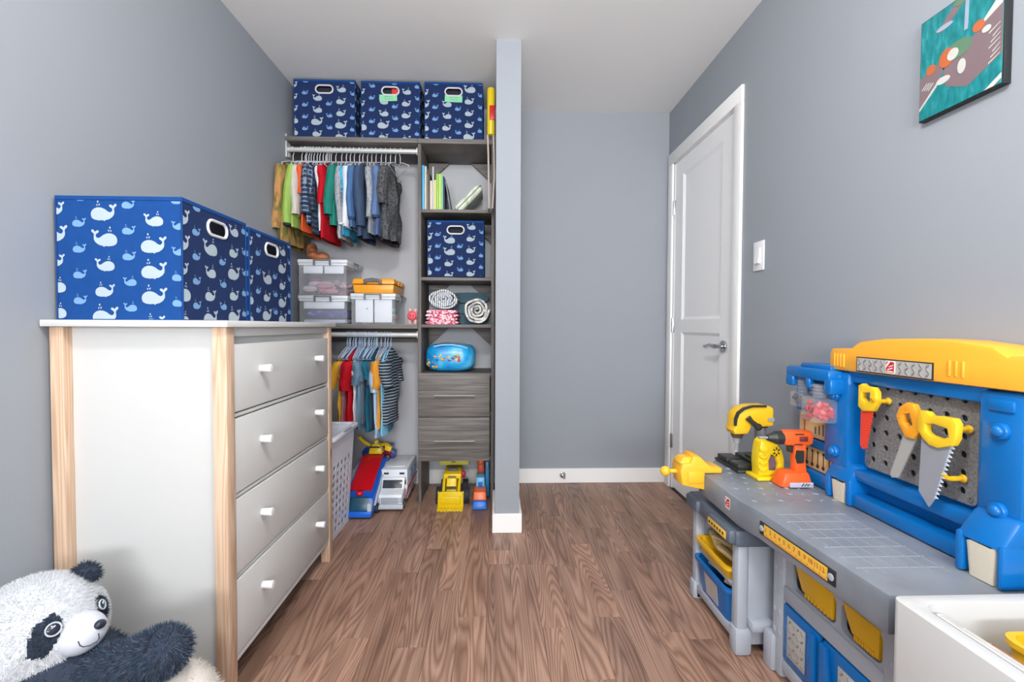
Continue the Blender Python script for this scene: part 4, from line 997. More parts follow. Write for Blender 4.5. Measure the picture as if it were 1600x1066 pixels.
for x_ in (-.322, -.165):
    wheel(t, x_, 2.655, .046, .034, hub=mat('toy_blue_grey', (104, 120, 146)), tread=True)
    wheel(t, x_ + (.012 if x_ < -.2 else -.012), 2.80, .044, .030, hub=mat('toy_blue_grey', (104, 120, 146)), tread=True)
P().ball((-.187, 2.73, .145), .016, (1, 1, 1.3), 10).build('red_figure', mat('toy_magenta_red', (190, 30, 76)), t)
# orange and blue toy
t = thing('toy_car_launcher', 'long orange and light blue toy vehicle with blue nose next to the partition', 'toy', (-.085, 2.7, 0))
OR = mat('toy_orange_plastic', (238, 112, 48), rough=.32); LB = mat('toy_light_blue', (104, 176, 220), rough=.35)
P().taper(-.126, -.040, 2.535, 2.60, .004, .045, tx=.86, ty=.8, dy=.006, bev=.007).build('blue_nose', mat('toy_azure', (20, 110, 208), rough=.35), t)
P().taper(-.122, -.044, 2.57, 2.70, .010, .085, tx=.9, ty=.85, dy=.01, bev=.007).build('orange_shell', OR, t)
P().box(-.112, -.062, 2.585, 2.592, .060, .065).build('black_decal', BLACK, t)
P().taper(-.112, -.054, 2.68, 2.80, .03, .135, tx=.85, ty=.8, bev=.005).build('blue_mid_section', LB, t)
P().box(-.095, -.071, 2.676, 2.684, .085, .112, bev=.002).build('blue_catch', mat('toy_azure', (20, 110, 208)), t)
P().taper(-.105, -.061, 2.79, 2.93, .01, .225, tx=.9, ty=.8, bev=.006).build('orange_tower', mat('toy_red_orange', (214, 72, 30), rough=.35), t)
P().ball((-.083, 2.80, .195), .019, (1, .5, 1), 14).build('round_boss', OR, t)
P().taper(-.056, -.030, 2.72, 2.93, .01, .22, tx=.9, ty=.9, bev=.005).build('blue_side_track', mat('toy_steel_blue', (40, 120, 170), rough=.35), t)
#MORE3END
# ---------------------------------------------------------------- wall picture
pc = thing('framed_picture', 'unframed-looking canvas print in thin black frame, teal with mauve diagonal band', 'picture', (1.13, 1.10, 1.71))
pc['label'] = 'square wall picture in a thin black frame, teal with mauve diagonal bands'
Y0, Y1, Z0, Z1 = .985, 1.187, 1.579, 1.838
P().box(1.124, 1.1415, Y0, Y1, Z0, Z1, bev=.001).build('frame', mat('black_picture_frame', (30, 32, 34), rough=.5), pc)
teal_ = ramp_mat('teal_print_ground', 'noise', [(.3, (14, 106, 112)), (.55, (24, 128, 132)), (.75, (58, 150, 154))], rough=.35, scale=(1, 6, 2), tscale=16)
P().box(1.1225, 1.124, Y0 + .004, Y1 - .003, Z0 + .003, Z1 - .003).build('print_ground', teal_, pc)
def Q(u, v): return (Y1 - .003 - u * (Y1 - Y0 - .007), Z0 + .003 + v * (Z1 - Z0 - .006))   # u to the right as seen, v up
def flat(name, m, pts, d, lb=None):
    pts = clip(pts, .0, 1., 0., 1.)
    o = P().poly([Q(u, v) for u, v in pts], 1.1223 - d, 1.1228, 'x').build(name, m, pc, smooth=False)
    if lb: lab(o, lb)
mv = mat('mauve_print', (122, 104, 108), rough=.35); wh = mat('white_print', (192, 192, 186), rough=.35)
org = mat('rust_orange_print', (184, 98, 58), rough=.35); grn = mat('grey_green_print', (92, 124, 98), rough=.35); lil = mat('grey_lilac_print', (150, 160, 180), rough=.35)
flat('print_band', mv, [(0, .12), (.26, .30), (.40, .52), (0, .44)], .0002)
flat('print_band', mv, [(.36, .22), (.62, .12), (1, .26), (1, .76), (.62, .52), (.30, .46)], .0002)
flat('print_band', mv, [(.22, .80), (.46, 1.0), (.62, 1.0), (.55, .93), (.30, .78)], .0002)
flat('print_stripe', wh, [(0, .10), (0, .125), (.28, .34), (.30, .32)], .0005)
flat('print_stripe', wh, [(.78, .64), (.98, .80), (1, .80), (1, .70), (.80, .62)], .0005)
flat('print_stripe', wh, [(.82, 0), (1, .09), (1, .04), (.92, .0)], .0005)
for k in range(7):
    a = .08 + .03 * (k % 3); flat('print_dash', wh, [(.86 + .02 * (k % 3), .22 + .045 * k), (.98, .27 + .045 * k), (.98, .275 + .045 * k), (.86 + .02 * (k % 3), .232 + .045 * k)], .0006)
for k in range(4): flat('print_dash', wh, [(.03 + .03 * k, .30 - .01 * k), (.10 + .03 * k, .35 - .01 * k), (.10 + .03 * k, .36 - .01 * k), (.03 + .03 * k, .312 - .01 * k)], .0006)
# plain stand-in shapes in the print's colours
flat('print_shape', grn, circ(.50, .52, .17, 20, .085), .0008); flat('print_shape', org, circ(.36, .50, .10, 18, .09), .0011); flat('print_shape', wh, circ(.44, .50, .07, 16, .055), .0014)
flat('print_shape', org, circ(.15, .47, .065, 14, .05), .0008); flat('print_shape', wh, circ(.32, .30, .09, 16, .035), .0009); flat('print_shape', wh, circ(.55, .34, .05, 14, .07), .0009)
flat('print_shape', org, circ(.74, .62, .07, 14, .05), .0008); flat('print_shape', wh, circ(.83, .55, .05, 14, .03), .0011); flat('print_shape', lil, circ(.32, .82, .11, 16, .025), .0008); flat('print_shape', lil, [(.58, .95), (.62, .95), (.61, .66), (.57, .66)], .0008)
flat('print_shape', grn, circ(.55, .97, .12, 16, .04), .0007)

# ---------------------------------------------------------------- toy workbench
GRT = ramp_mat('mottled_grey_bench_plastic', 'noise', [(.3, (116, 122, 131)), (.7, (136, 142, 151))], rough=.38, tscale=9)
GRL = mat('light_grey_bench_plastic', (172, 178, 188), rough=.42, var=.02); GRM = mat('mid_grey_bench_plastic', (92, 102, 116), rough=.42)
BB_ = mat('bench_blue_plastic', (6, 104, 178), rough=.26, var=.02); OY = mat('bench_orange_yellow', (244, 172, 52), rough=.38, var=.02)
DYL = mat('bench_drawer_yellow', (232, 180, 26), rough=.4, var=.02); STK = mat('sticker_yellow', (236, 190, 70), rough=.45)
PEG = ramp_mat('grey_speckled_pegboard', 'noise', [(.35, (112, 111, 112)), (.65, (142, 140, 138))], rough=.5, tscale=160)
CREAM = mat('cream_plastic', (216, 206, 186), rough=.45); PLATE = mat('silver_tread_plate', (190, 188, 184), rough=.4, metal=.2); INK = mat('dark_print_ink', (52, 40, 34), rough=.5); ORK = mat('orange_print_ink', (196, 96, 40), rough=.5)
wb = thing('toy_workbench', 'large toy workbench with blue back, orange crown and grey worktop against the right wall', 'workbench', (.95, 1.25, 0))
# worktop: wide near section, narrower far section with a chamfered corner
top = [(.776, .856), (1.136, .856), (1.136, 1.79), (.895, 1.79), (.752, 1.635), (.742, 1.345), (.758, 1.262)]
lab(P().poly(top, .428, .510, 'z', bev=.007).build('worktop', GRT, wb), 'mottled grey worktop')
P().poly([(.83, .92), (1.10, .92), (1.10, 1.70), (.86, 1.70)], .400, .430, 'z').build('worktop_underside', GRM, wb)
# raised grid on the near section and lens bumps on the far section
p = P()
for i in range(7): p.box(.790 + i * .0, .99, .955 + i * .047, .957 + i * .047, .5095, .5112)
for i in range(6): p.box(.800 + i * .036, .802 + i * .036, .935, 1.255, .5095, .5112)
o = p.build('raised_grid', mat('light_ridge_grey', (152, 158, 168), rough=.35), wb)
o['kind'] = 'stuff'
p = P()
for i in range(7):
    for j in range(7):
        p.ball((.785 + i * .042 + (j % 2) * .02, 1.34 + j * .052, .510), .008, (1.25, .55, .40), 8, M=Matrix.Rotation(.7 if (i + j) % 2 else -.7, 4, 'Z'))
o = p.build('tread_bumps', GRT, wb); o['kind'] = 'stuff'
# front base of the near section
p = P().box(.845, .885, 1.288, 1.335, 0, .43, bev=.008).box(.885, 1.10, 1.300, 1.330, .0, .43, bev=.006)
p.box(.832, .87, 1.315, 1.360, .0, .11, bev=.008)
p.build('leg', GRL, wb)
P().box(.845, .890, .880, .945, 0, .43, bev=.008).box(.89, 1.10, .885, .915, 0, .43, bev=.006).build('leg', GRL, wb)
p = P()
for k in range(5):
    for yy in (1.300, 1.322): p.ball((.845, yy, .13 + k * .062), .0075, (.35, .8, 1.3), 8)
    for yy in (.897, .925): p.ball((.845, yy, .13 + k * .062), .0075, (.35, .8, 1.3), 8)
o = p.build('leg_rivets', GRL, wb); o['kind'] = 'stuff'
# front fascia with two drawer openings
fh = [rrect(1.092, 1.262, .288, .362, .018), rrect(.955, 1.075, .288, .362, .018)]
P().poly([(.945, .262), (1.288, .262), (1.288, .428), (.945, .428)], .855, .870, 'x', holes=fh).build('front_fascia', GRL, wb)
for q in ((.848, .862, .945, 1.288, .236, .282), (.848, .865, .945, 1.288, .02, .060)): P().box(*q, bev=.005).build('base_rail', GRL, wb)
P().box(.90, 1.08, .945, 1.288, .27, .275).box(1.08, 1.085, .945, 1.288, .05, .42).build('drawer_shelf', GRM, wb)
for (a, b) in ((1.100, 1.245), (.960, 1.070)):
    p = P().poly([(a, .366), (b, .366), (b - .012, .338), (b - .03, .306), (a + .004, .296)], .852, .872, 'x', bev=.004)
    for k in range(8): p.box(.850, .856, a + .012 + k * (b - a - .05) / 8, a + .017 + k * (b - a - .05) / 8, .298, .309)
    p.box(.87, 1.06, a, b - .03, .300, .34)
    p.build('drawer', DYL, wb)
for i, (a, b) in enumerate(((1.136, 1.284), (.950, 1.126))):
    p = P().box(.846, .862, a, b, .066, .232, bev=.006)
    p.poly([(a + .004, .072), (a + .026, .072), (a + .034, .150), (a + .026, .226), (a + .004, .226)] if i == 0 else [(b - .028, .072), (b - .004, .072), (b - .004, .226), (b - .028, .226), (b - .036, .15)], .834, .848, 'x', bev=.005)
    dr = p.build('door', BB_, wb)
    ya, yb = (1.186, 1.262) if i == 0 else (.975, 1.068)
    P().box(.8438, .8456, ya, yb, .090, .206, bev=.0005).build('tread_sticker', PLATE, dr)
    p = P()
    for r_ in range(5):
        for c_ in range(4):
            p.ball((.8436, ya + .012 + c_ * (yb - ya - .024) / 3, .102 + r_ * .023), .0075, (.25, .42, 1.1), 8, M=Matrix.Rotation(.75 if (r_ + c_) % 2 else -.75, 4, 'X'))
    o = p.build('tread_marks', mat('tread_mark_grey', (150, 148, 146), rough=.3, metal=.4), dr); o['kind'] = 'stuff'
# ruler strip on the worktop edge
rl = P().box(.7560, .7586, .985, 1.258, .447, .487, bev=.001)
bmesh.ops.transform(rl.bm, matrix=Matrix.Translation((0, 0, 0)), verts=rl.bm.verts[:])
def edge_x(y): return .776 + (.758 - .776) * (y - .856) / (1.262 - .856)
RM = Matrix.Rotation(math.atan2(.018, .406), 4, 'Z')
def on_edge(p):
    for v in p.bm.verts: v.co.x += edge_x(v.co.y) - .758
    return p
r_ = on_edge(P().box(.7555, .7582, .985, 1.258, .449, .486, bev=.001)).build('ruler_backing', mat('ruler_black', (38, 38, 42)), wb)
on_edge(P().box(.7548, .7556, 1.008, 1.238, .452, .483)).build('ruler_strip', STK, r_)
for y in (.997, 1.248): on_edge(P().cyl((.7556, y, .4675), (.7530, y, .4675), .0085, seg=14, bev=.001)).build('ruler_bolt', GRL, r_)
p = P()
for k in range(47): p.box(.7543, .7549, 1.010 + k * .0049, 1.0112 + k * .0049, .452, .457 if k % 4 else .461)
o = on_edge(p).build('ruler_ticks', ORK, r_); o['kind'] = 'stuff'
for k in range(12):
    y = 1.228 - k * .0186
    M_ = Matrix.Translation((edge_x(y) - .0038, y, .471)) @ Matrix.Rotation(-PI / 2, 4, 'Z') @ Matrix.Rotation(PI / 2, 4, 'X')
    text_part(str(k + 1), .017, M_, 'ruler_number', ORK, r_, .0003)
# maker's badge
def badge(M, parent, s=1.0):
    o = P().poly(rrect(-.018 * s, .018 * s, -.021 * s, .021 * s, .005 * s), -.001, 0, 'y', M=M).build('badge_rim', mat('badge_white', (230, 226, 222)), parent)
    lab(o, 'small red and white square maker badge')
    P().poly(rrect(-.015 * s, .015 * s, -.018 * s, .018 * s, .004 * s), -.0014, -.001, 'y', M=M).build('badge_field', mat('badge_red', (196, 30, 42)), o)
    q = [[(-.015, -.004), (.001, .018), (-.006, .018), (-.015, .006)], [(-.012, -.016), (.012, -.016), (.012, -.012), (-.012, -.012)], [(-.009, -.010), (.010, -.004), (.010, 0), (-.009, -.006)], [(-.004, 0), (.012, .006), (.012, .009), (-.004, .003)]]
    for t_ in q: P().poly([(a * s, b * s) for a, b in t_], -.0018, -.0013, 'y', M=M).build('badge_stroke', mat('badge_white', (230, 226, 222)), o)
badge(Matrix.Translation((.7445, 1.415, .474)) @ Matrix.Rotation(-PI / 2, 4, 'Z'), wb, .85)
# blue back board
bp_ = [(.78, .50), (1.575, .50), (1.575, .545), (1.575, .86), (1.44, .90), (.78, .90)]
P().poly([(.835, .505), (1.578, .505), (1.578, .905), (1.43, .915), (1.40, .93), (.835, .93)], 1.092, 1.138, 'x', bev=.006).build('back_board', BB_, wb)
p = P().box(1.048, 1.10, 1.312, 1.412, .612, .905, bev=.014).box(1.052, 1.10, .865, .955, .63, .905, bev=.014)   # two columns
p.box(1.058, 1.10, .94, 1.33, .872, .93, bev=.008)
p.build('column', BB_, wb)
P().taper(1.034, 1.10, 1.284, 1.384, .576, .630, tx=.7, ty=.95, dx=.016, bev=.010).box(1.036, 1.10, 1.284, 1.303, .512, .59, bev=.007).box(1.036, 1.10, 1.365, 1.384, .512, .59, bev=.007).box(1.074, 1.10, 1.29, 1.38, .512, .59).build('cup_block', BB_, wb)
P().taper(1.004, 1.10, .856, .952, .588, .650, tx=.66, ty=.95, dx=.026, bev=.010).box(1.006, 1.10, .856, .869, .512, .60, bev=.006).box(1.006, 1.10, .935, .952, .512, .60, bev=.007).box(1.052, 1.10, .86, .95, .512, .60).build('cup_block', BB_, wb)
P().box(1.045, 1.10, .95, 1.30, .512, .552, bev=.008).box(1.055, 1.10, .95, 1.33, .588, .622, bev=.008).build('lower_ledge', BB_, wb)
P().box(1.062, 1.10, 1.40, 1.577, .512, .555, bev=.008).box(1.068, 1.10, 1.40, 1.577, .632, .660, bev=.006).box(1.07, 1.10, 1.40, 1.577, .748, .86, bev=.006).build('side_ledge', BB_, wb)
P().box(1.008, 1.10, 1.340, 1.545, .868, .905, bev=.010).box(1.008, 1.03, 1.505, 1.545, .838, .88, bev=.008).box(1.008, 1.03, 1.425, 1.445, .838, .88, bev=.008).box(1.008, 1.06, 1.330, 1.362, .832, .88, bev=.008).box(1.03, 1.10, 1.36, 1.50, .90, .918, bev=.006).build('jar_shelf', BB_, wb)
for (y, z) in ((1.362, .826), (1.360, .655), (.905, .822), (.905, .655)):
    xf = 1.048 if y > 1.2 else 1.052
    p = P().cyl((xf + .002, y, z), (xf - .010, y, z), .019, .017, seg=20, bev=.003).ball((xf - .010, y, z), .0125, (.7, 1, 1), 14)
    p.build('bolt_boss', BB_, wb)
P().box(1.046, 1.056, .880, .930, .862, .888, bev=.005).build('column_bar', BB_, wb)
# peg board with real holes
holes = []
for i in range(7):
    for j in range(6):
        holes.append(circ(1.258 - i * .0415 - .0 , .870 - j * .042 + .004 * i * 0, .0085, 12))
P().poly(rrect(.975, 1.285, .632, .893, .014), 1.082, 1.088, 'x', holes=holes).build('pegboard', PEG, wb, smooth=False)
P().poly(rrect(.980, 1.280, .637, .888, .012), 1.0905, 1.0915, 'x').build('peg_hole_shade', mat('peg_shadow_tone', (52, 54, 58)), wb)  # dark sheet behind the peg holes, painted as the shade inside them
for (y, z) in ((.988, .880), (.988, .645), (1.272, .645)): P().cyl((1.082, y, z), (1.0795, y, z), .0055, seg=12, bev=.001).build('screw', CHROME, wb)
for (y, z) in ((1.205, .835), (1.118, .800), (.992, .806), (1.002, .690)):
    p = P().cyl((1.084, y, z), (1.045, y, z), .006, seg=10).tube([(1.046, y, z), (1.036, y, z + .003), (1.030, y, z + .012)], .0055, 8).ball((1.076, y, z), .010, (.5, 1, 1), 10)
    p.build('peg_hook', DYL, wb)
# crown
cr = [(.80, .918), (1.374, .865), (1.380, .872), (1.382, .955), (1.374, .972), (1.30, .976), (1.268, .996), (1.19, 1.006), (1.075, 1.010), (1.00, 1.008), (.918, .998), (.890, .978), (.80, .980)]
cr2 = [(.835, .908), (1.375, .906), (1.382, .913)] + [(.835 if a == .80 else a, b) for a, b in cr[3:]]
p = P().poly(cr2, 1.040, 1.137, 'x', bev=.010)
o = p.build('crown', OY, wb); lab(o, 'orange-yellow arched crown')
for y in (1.357, 1.345, 1.333, 1.321): P().box(1.037, 1.046, y - .0035, y + .0035, .918, .958, bev=.002).build('crown_rib', OY, wb)
for y in (1.005, .990, .975): P().box(1.037, 1.046, y - .003, y + .003, .925, .962, bev=.002).build('crown_rib', OY, wb)
sign = P().poly([(1.042, .911), (1.270, .911), (1.270, .953), (1.042, .953)], 1.0375, 1.0398, 'x').build('crown_sign', mat('sign_black_border', (40, 36, 34)), wb)
P().box(1.0368, 1.0378, 1.045, 1.267, .914, .950).build('tread_sticker', PLATE, sign)
p = P()
for c_ in range(12):
    for r_ in range(3):
        y = 1.258 - c_ * .0185
        if 4.2 < c_ < 6.8: continue
        p.ball((1.0366, y, .921 + r_ * .011), .0066, (.25, .36, 1.1), 8, M=Matrix.Rotation(.8 if (r_ + c_) % 2 else -.8, 4, 'X'))
o = p.build('tread_marks', mat('tread_mark_grey', (150, 148, 146)), sign); o['kind'] = 'stuff'
badge(Matrix.Translation((1.0366, 1.157, .932)) @ Matrix.Rotation(-PI / 2, 4, 'Z'), sign, .80)
# tan sticker panels with printed tools
for n_, (z0, z1) in enumerate(((.664, .746), (.558, .630))):
    st = P().box(1.0795, 1.083, 1.402, 1.568, z0, z1, bev=.0005).build('tool_sticker', ramp_mat('tan_wood_sticker', 'noise', [(.3, (222, 170, 116)), (.7, (240, 202, 152))], rough=.4, scale=(1, .4, 3), tscale=12), wb)
    P().box(1.083, 1.0845, 1.399, 1.571, z0 - .003, z1 + .003).build('sticker_border', INK, st)
    if n_ == 0:
        for k in range(5):
            y = 1.485 - k * .018; h_ = .022 + .007 * k
            P().poly([(y, z0 + .014), (y + .006, z0 + .014), (y + .007, z0 + .014 + h_), (y + .002, z0 + .018 + h_), (y - .001, z0 + .012 + h_)], 1.0788, 1.0796, 'x').build('printed_tool', mat('printed_steel', (120, 104, 88)), st)
        P().poly([(1.52, z0 + .05), (1.555, z0 + .05), (1.558, z0 + .066), (1.53, z0 + .074), (1.505, z0 + .066)], 1.0788, 1.0796, 'x').poly([(1.538, z0 + .012), (1.545, z0 + .012), (1.545, z0 + .052), (1.538, z0 + .052)], 1.0788, 1.0796, 'x').build('printed_tool', ORK, st)
    else:
        for k in range(6):
            y = 1.550 - k * .026
            P().poly([(y, z0 + .012), (y + .0035, z0 + .012), (y + .0035, z1 - .010), (y, z1 - .010)], 1.0788, 1.0796, 'x').poly(circ(y + .002, z0 + .014, .0065, 10), 1.0786, 1.0794, 'x', holes=[circ(y + .002, z0 + .014, .003, 8)]).poly(circ(y + .002, z1 - .012, .005, 8), 1.0786, 1.0794, 'x').build('printed_tool', INK, st)
# cream cups in the blocks
for (x, y, z0, h_, wd) in ((1.054, 1.334, .5115, .060, .056), (1.024, .902, .5115, .075, .060)):
    c = thing('cup', 'cream square cup in the %s blue block of the workbench' % ('far' if y > 1.2 else 'near'), 'cup', (x, y, z0), 'cream cups on the workbench')
    p = P(); d_ = .030
    # tapered open cup, wider and scooped at the top
    for (a, b) in (((0, -1), (0, 1)),): pass
    def cupf(u, v):
        q = rrect(-.5, .5, -.5, .5, .16, 3); k = int(round(u * len(q))) % len(q); a, b = q[k]
        s_ = .80 + .20 * v
        return Vector((x + a * d_ * s_, y + b * wd * s_, z0 + h_ * v + (.004 * math.sin(b * 9) * v if v > .9 else 0)))
    n = len(rrect(-.5, .5, -.5, .5, .16, 3))
    p.grid(cupf, n, 6, closeu=True)
    p.bm.faces.new([v for v in p.bm.verts if abs(v.co.z - z0) < 1e-6])
    o = p.build('cup_wall', CREAM, c); sm = o.modifiers.new('wall', 'SOLIDIFY'); sm.thickness = .0025; sm.offset = -1
# jars hanging from the shelf
JAR = mat('clear_jar_plastic', (222, 222, 226), rough=.12, var=.01, alpha=.15)
for nm, (x, y, r_, z0, z1) in {'dark nuts and washers, far': (1.035, 1.490, .030, .772, .832), 'red plastic bolts, near': (1.022, 1.392, .040, .742, .828)}.items():
    j = thing('jar', 'clear jar of %s one under the blue shelf' % nm, 'jar', (x, y, z0), 'jars under the workbench shelf')
    P().poly([(a + x, b + y) for a, b in rrect(-r_, r_, -r_, r_, r_ * .45)], z0, z1 - .012, 'z', bev=.004).build('jar_body', JAR, j)
    p = P().cyl((x, y, z1 - .012), (x, y, z1 + .030), r_ * .50, seg=20)
    for q in range(3): p.cyl((x, y, z1 + .002 + q * .010), (x, y, z1 + .006 + q * .010), r_ * .68, seg=20)
    p.build('threaded_neck', JAR, j)
    rnd = random.Random(9); p = P(); redj = 'red' in nm
    for k in range(60 if redj else 40):
        cx, cy = x + rnd.uniform(-.62, .62) * r_, y + rnd.uniform(-.62, .62) * r_; cz = z0 + .012 + rnd.uniform(0, .046 if redj else .026)
        a = Vector((rnd.uniform(-1, 1), rnd.uniform(-1, 1), rnd.uniform(-1, 1))).normalized() * (.0065 if redj else .004)
        p.cyl(Vector((cx, cy, cz)) - a, Vector((cx, cy, cz)) + a, .0045 if redj else .0062, seg=6)
        if redj: p.cyl(Vector((cx, cy, cz)) + a * .7, Vector((cx, cy, cz)) + a * 1.1, .0070, seg=6)
    o = p.build('jar_contents', mat('coral_red_bolts', (206, 36, 50), rough=.4) if redj else mat('dark_grey_nuts', (62, 62, 66), rough=.4), j); o['kind'] = 'stuff'
# saws
def saw(label, handle, hm, blade, bm_, x, hole, teeth=None, tm=None, group='toy saws on the pegboard'):
    ys = [q[0] for q in handle]; zs_ = [q[1] for q in handle]
    t = thing('toy_saw', label, 'saw', (x, sum(ys) / len(ys), min(zs_)), group)
    h = P().poly(handle, x - .009, x + .009, 'x', holes=[hole], bev=.003).build('handle', hm, t)
    b = P().poly(blade, x - .002, x + .002, 'x').build('blade', bm_, t)
    if teeth:
        (ya, za), (yb, zb), n, dp = teeth; p = P(); d = Vector((yb - ya, zb - za)); nrm = Vector((d.y, -d.x)).normalized()
        if nrm.x > 0: nrm = -nrm
        for k in range(n):
            a0 = Vector((ya, za)) + d * (k / n); a1 = Vector((ya, za)) + d * ((k + .9) / n); m_ = a0 + (a1 - a0) * .35 + nrm * dp
            p.poly([tuple(a0), tuple(a1), tuple(m_)], x - .0018, x + .0018, 'x')
        p.build('teeth', tm or bm_, b)
    return t
YH = mat('saw_yellow_plastic', (240, 196, 40), rough=.35); OH = mat('saw_orange_plastic', (240, 160, 40), rough=.35); RB = mat('saw_red_plastic', (226, 66, 44), rough=.4); GB = mat('saw_grey_plastic', (146, 148, 156), rough=.4)
saw('small toy saw with yellow handle and red blade at the left of the pegboard', [(1.262, .872), (1.250, .878), (1.240, .872), (1.212, .872), (1.202, .860), (1.200, .830), (1.214, .806), (1.246, .800), (1.262, .812)], YH,
    [(1.258, .812), (1.218, .814), (1.240, .694), (1.250, .692), (1.258, .702)], RB, 1.046, [(1.250, .852), (1.222, .856), (1.222, .832), (1.238, .826), (1.250, .836)][::-1], ((1.218, .814), (1.240, .694), 16, .003), RB)
saw('toy saw with orange handle and light grey blade in the middle of the pegboard', [(1.116, .838), (1.098, .850), (1.082, .848), (1.058, .806), (1.062, .782), (1.078, .762), (1.100, .762), (1.120, .790), (1.128, .812)], OH,
    [(1.108, .772), (1.072, .772), (1.124, .652), (1.142, .646), (1.146, .654)], mat('saw_light_grey', (166, 164, 160), rough=.4), 1.036, [(1.108, .818), (1.090, .824), (1.082, .798), (1.094, .786), (1.108, .798)][::-1], ((1.108, .772), (1.146, .654), 16, -.003), GB)
saw('toy saw with yellow handle and large-toothed grey blade at the right of the pegboard', [(1.060, .826), (1.054, .838), (1.040, .838), (1.030, .830), (1.000, .834), (.976, .834), (.968, .822), (.970, .788), (.978, .772), (1.010, .758), (1.032, .760), (1.050, .774), (1.062, .790)], YH,
    [(1.056, .780), (.986, .770), (1.022, .634), (1.034, .612), (1.060, .642)], GB, 1.030, [(1.042, .808), (1.022, .812), (.990, .808), (.986, .790), (1.000, .782), (1.030, .784), (1.040, .790)][::-1], ((.986, .770), (1.024, .634), 13, .009), mat('saw_teeth_grey', (182, 190, 202), rough=.4))

# items on the worktop
DPY = mat('drill_press_yellow', (236, 188, 34), rough=.38); DBK = mat('dark_olive_black_plastic', (44, 46, 42), rough=.42); STL = mat('matte_steel_plastic', (150, 152, 156), rough=.4)
t = thing('toy_drill_press', 'yellow toy drill press on a dark ribbed base at the far end of the worktop', 'drill press', (.95, 1.68, .51))
s6 = .00236
def dpx(px, pz): return (.868 + (px - 133) * .002318 / 6.66, .750 - (pz - 80) * .002318 / 6.66)
arm = [dpx(*q) for q in [(560, 110), (562, 285), (530, 300), (410, 305), (330, 285), (315, 330), (290, 380), (150, 380), (130, 340), (150, 285), (147, 215), (172, 150), (230, 102), (320, 80), (470, 77), (530, 88)]]
ox = -.012
arm = [(a, b) for a, b in arm]
P().poly(arm, 1.615, 1.680, 'y', bev=.008).build('drill_head', DPY, t)
tr = [dpx(*q) for q in [(470, 72), (320, 72), (228, 96), (165, 146), (138, 215), (140, 285), (155, 285), (162, 218), (185, 160), (240, 116), (322, 92), (470, 90)]]
P().poly([(a, b) for a, b in tr], 1.609, 1.620, 'y').build('dark_trim', DBK, t)
def D3(px, pz, y): a, b = dpx(px, pz); return (a, y, b)
P().cyl(D3(470, 300, 1.648), (D3(470, 300, 1.648)[0], 1.648, .53), .019, seg=20).build('column', STL, t)
P().cyl(D3(470, 285, 1.648), D3(470, 315, 1.648), .025, seg=20).build('collar', DBK, t)
P().cyl(D3(220, 378, 1.648), D3(218, 432, 1.648), .024, .017, seg=20).build('chuck_collar', mat('chuck_brown', (84, 72, 60)), t)
P().cyl(D3(217, 430, 1.648), D3(216, 490, 1.648), .014, .010, seg=16).cyl(D3(214, 490, 1.648), D3(212, 570, 1.648), .0045, seg=10).build('drill_bit', STL, t)
P().tube([D3(265, 195, 1.606), D3(300, 235, 1.602), D3(365, 290, 1.602)], [.011, .008, .011], 10).ball(D3(370, 292, 1.600), .013, (1, .7, 1), 12).build('feed_lever', DBK, t)
P().box(*[D3(490, 0, 0)[0], D3(556, 0, 0)[0]], 1.611, 1.616, D3(0, 240, 0)[2], D3(0, 205, 0)[2]).build('label_plate', STL, t)
P().box(.872, 1.035, 1.590, 1.765, .511, .522, bev=.004).build('base_plate', DBK, t)
p = P().box(.878, .935, 1.680, 1.755, .522, .540, bev=.004).box(.878, .932, 1.60, 1.665, .522, .540, bev=.004).box(.945, 1.028, 1.60, 1.75, .522, .546, bev=.005).box(.955, 1.018, 1.615, 1.70, .546, .556, bev=.005)
p.build('base_ribs', DBK, t)
# circular saw
SY = mat('circular_saw_yellow', (232, 200, 26), rough=.35)
t = thing('toy_circular_saw', 'yellow toy circular saw between the drill press and the orange drill', 'circular saw', (.93, 1.545, .51))
outl = [(.885, .522), (.985, .522), (.998, .545), (.996, .580), (.985, .612), (.965, .632), (.945, .645), (.905, .650), (.890, .640), (.884, .610), (.880, .575)]
hl = [(.930, .540), (.962, .540), (.966, .565), (.955, .590), (.938, .596), (.928, .575)]
P().poly(outl, 1.525, 1.575, 'y', holes=[hl], bev=.008).build('saw_housing', SY, t)
p = P()
for k in range(4): p.tube([(.884, 1.523, .548 + k * .022), (.900, 1.520, .544 + k * .022), (.915, 1.523, .552 + k * .022)], .0045, 6)
p.build('grip_ribs', SY, t)
P().box(.868, .990, 1.510, 1.590, .5105, .522, bev=.004).build('saw_base', SY, t)
P().cyl((.935, 1.535, .558), (.935, 1.545, .558), .034, seg=24).build('saw_disc', mat('purple_grey_disc', (110, 90, 100), rough=.4), t)
p = P()
for k in range(6): a = k * PI / 3; p.box(-.002, .002, -.002, .002, .007, .015, M=Matrix.Translation((.957, 1.524, .608)) @ Matrix.Rotation(a, 4, 'Y'))
p.build('vent_slots', DBK, t)
for ch in t.children:
    for v in ch.data.vertices: v.co.x = v.co.x * .80 + .018
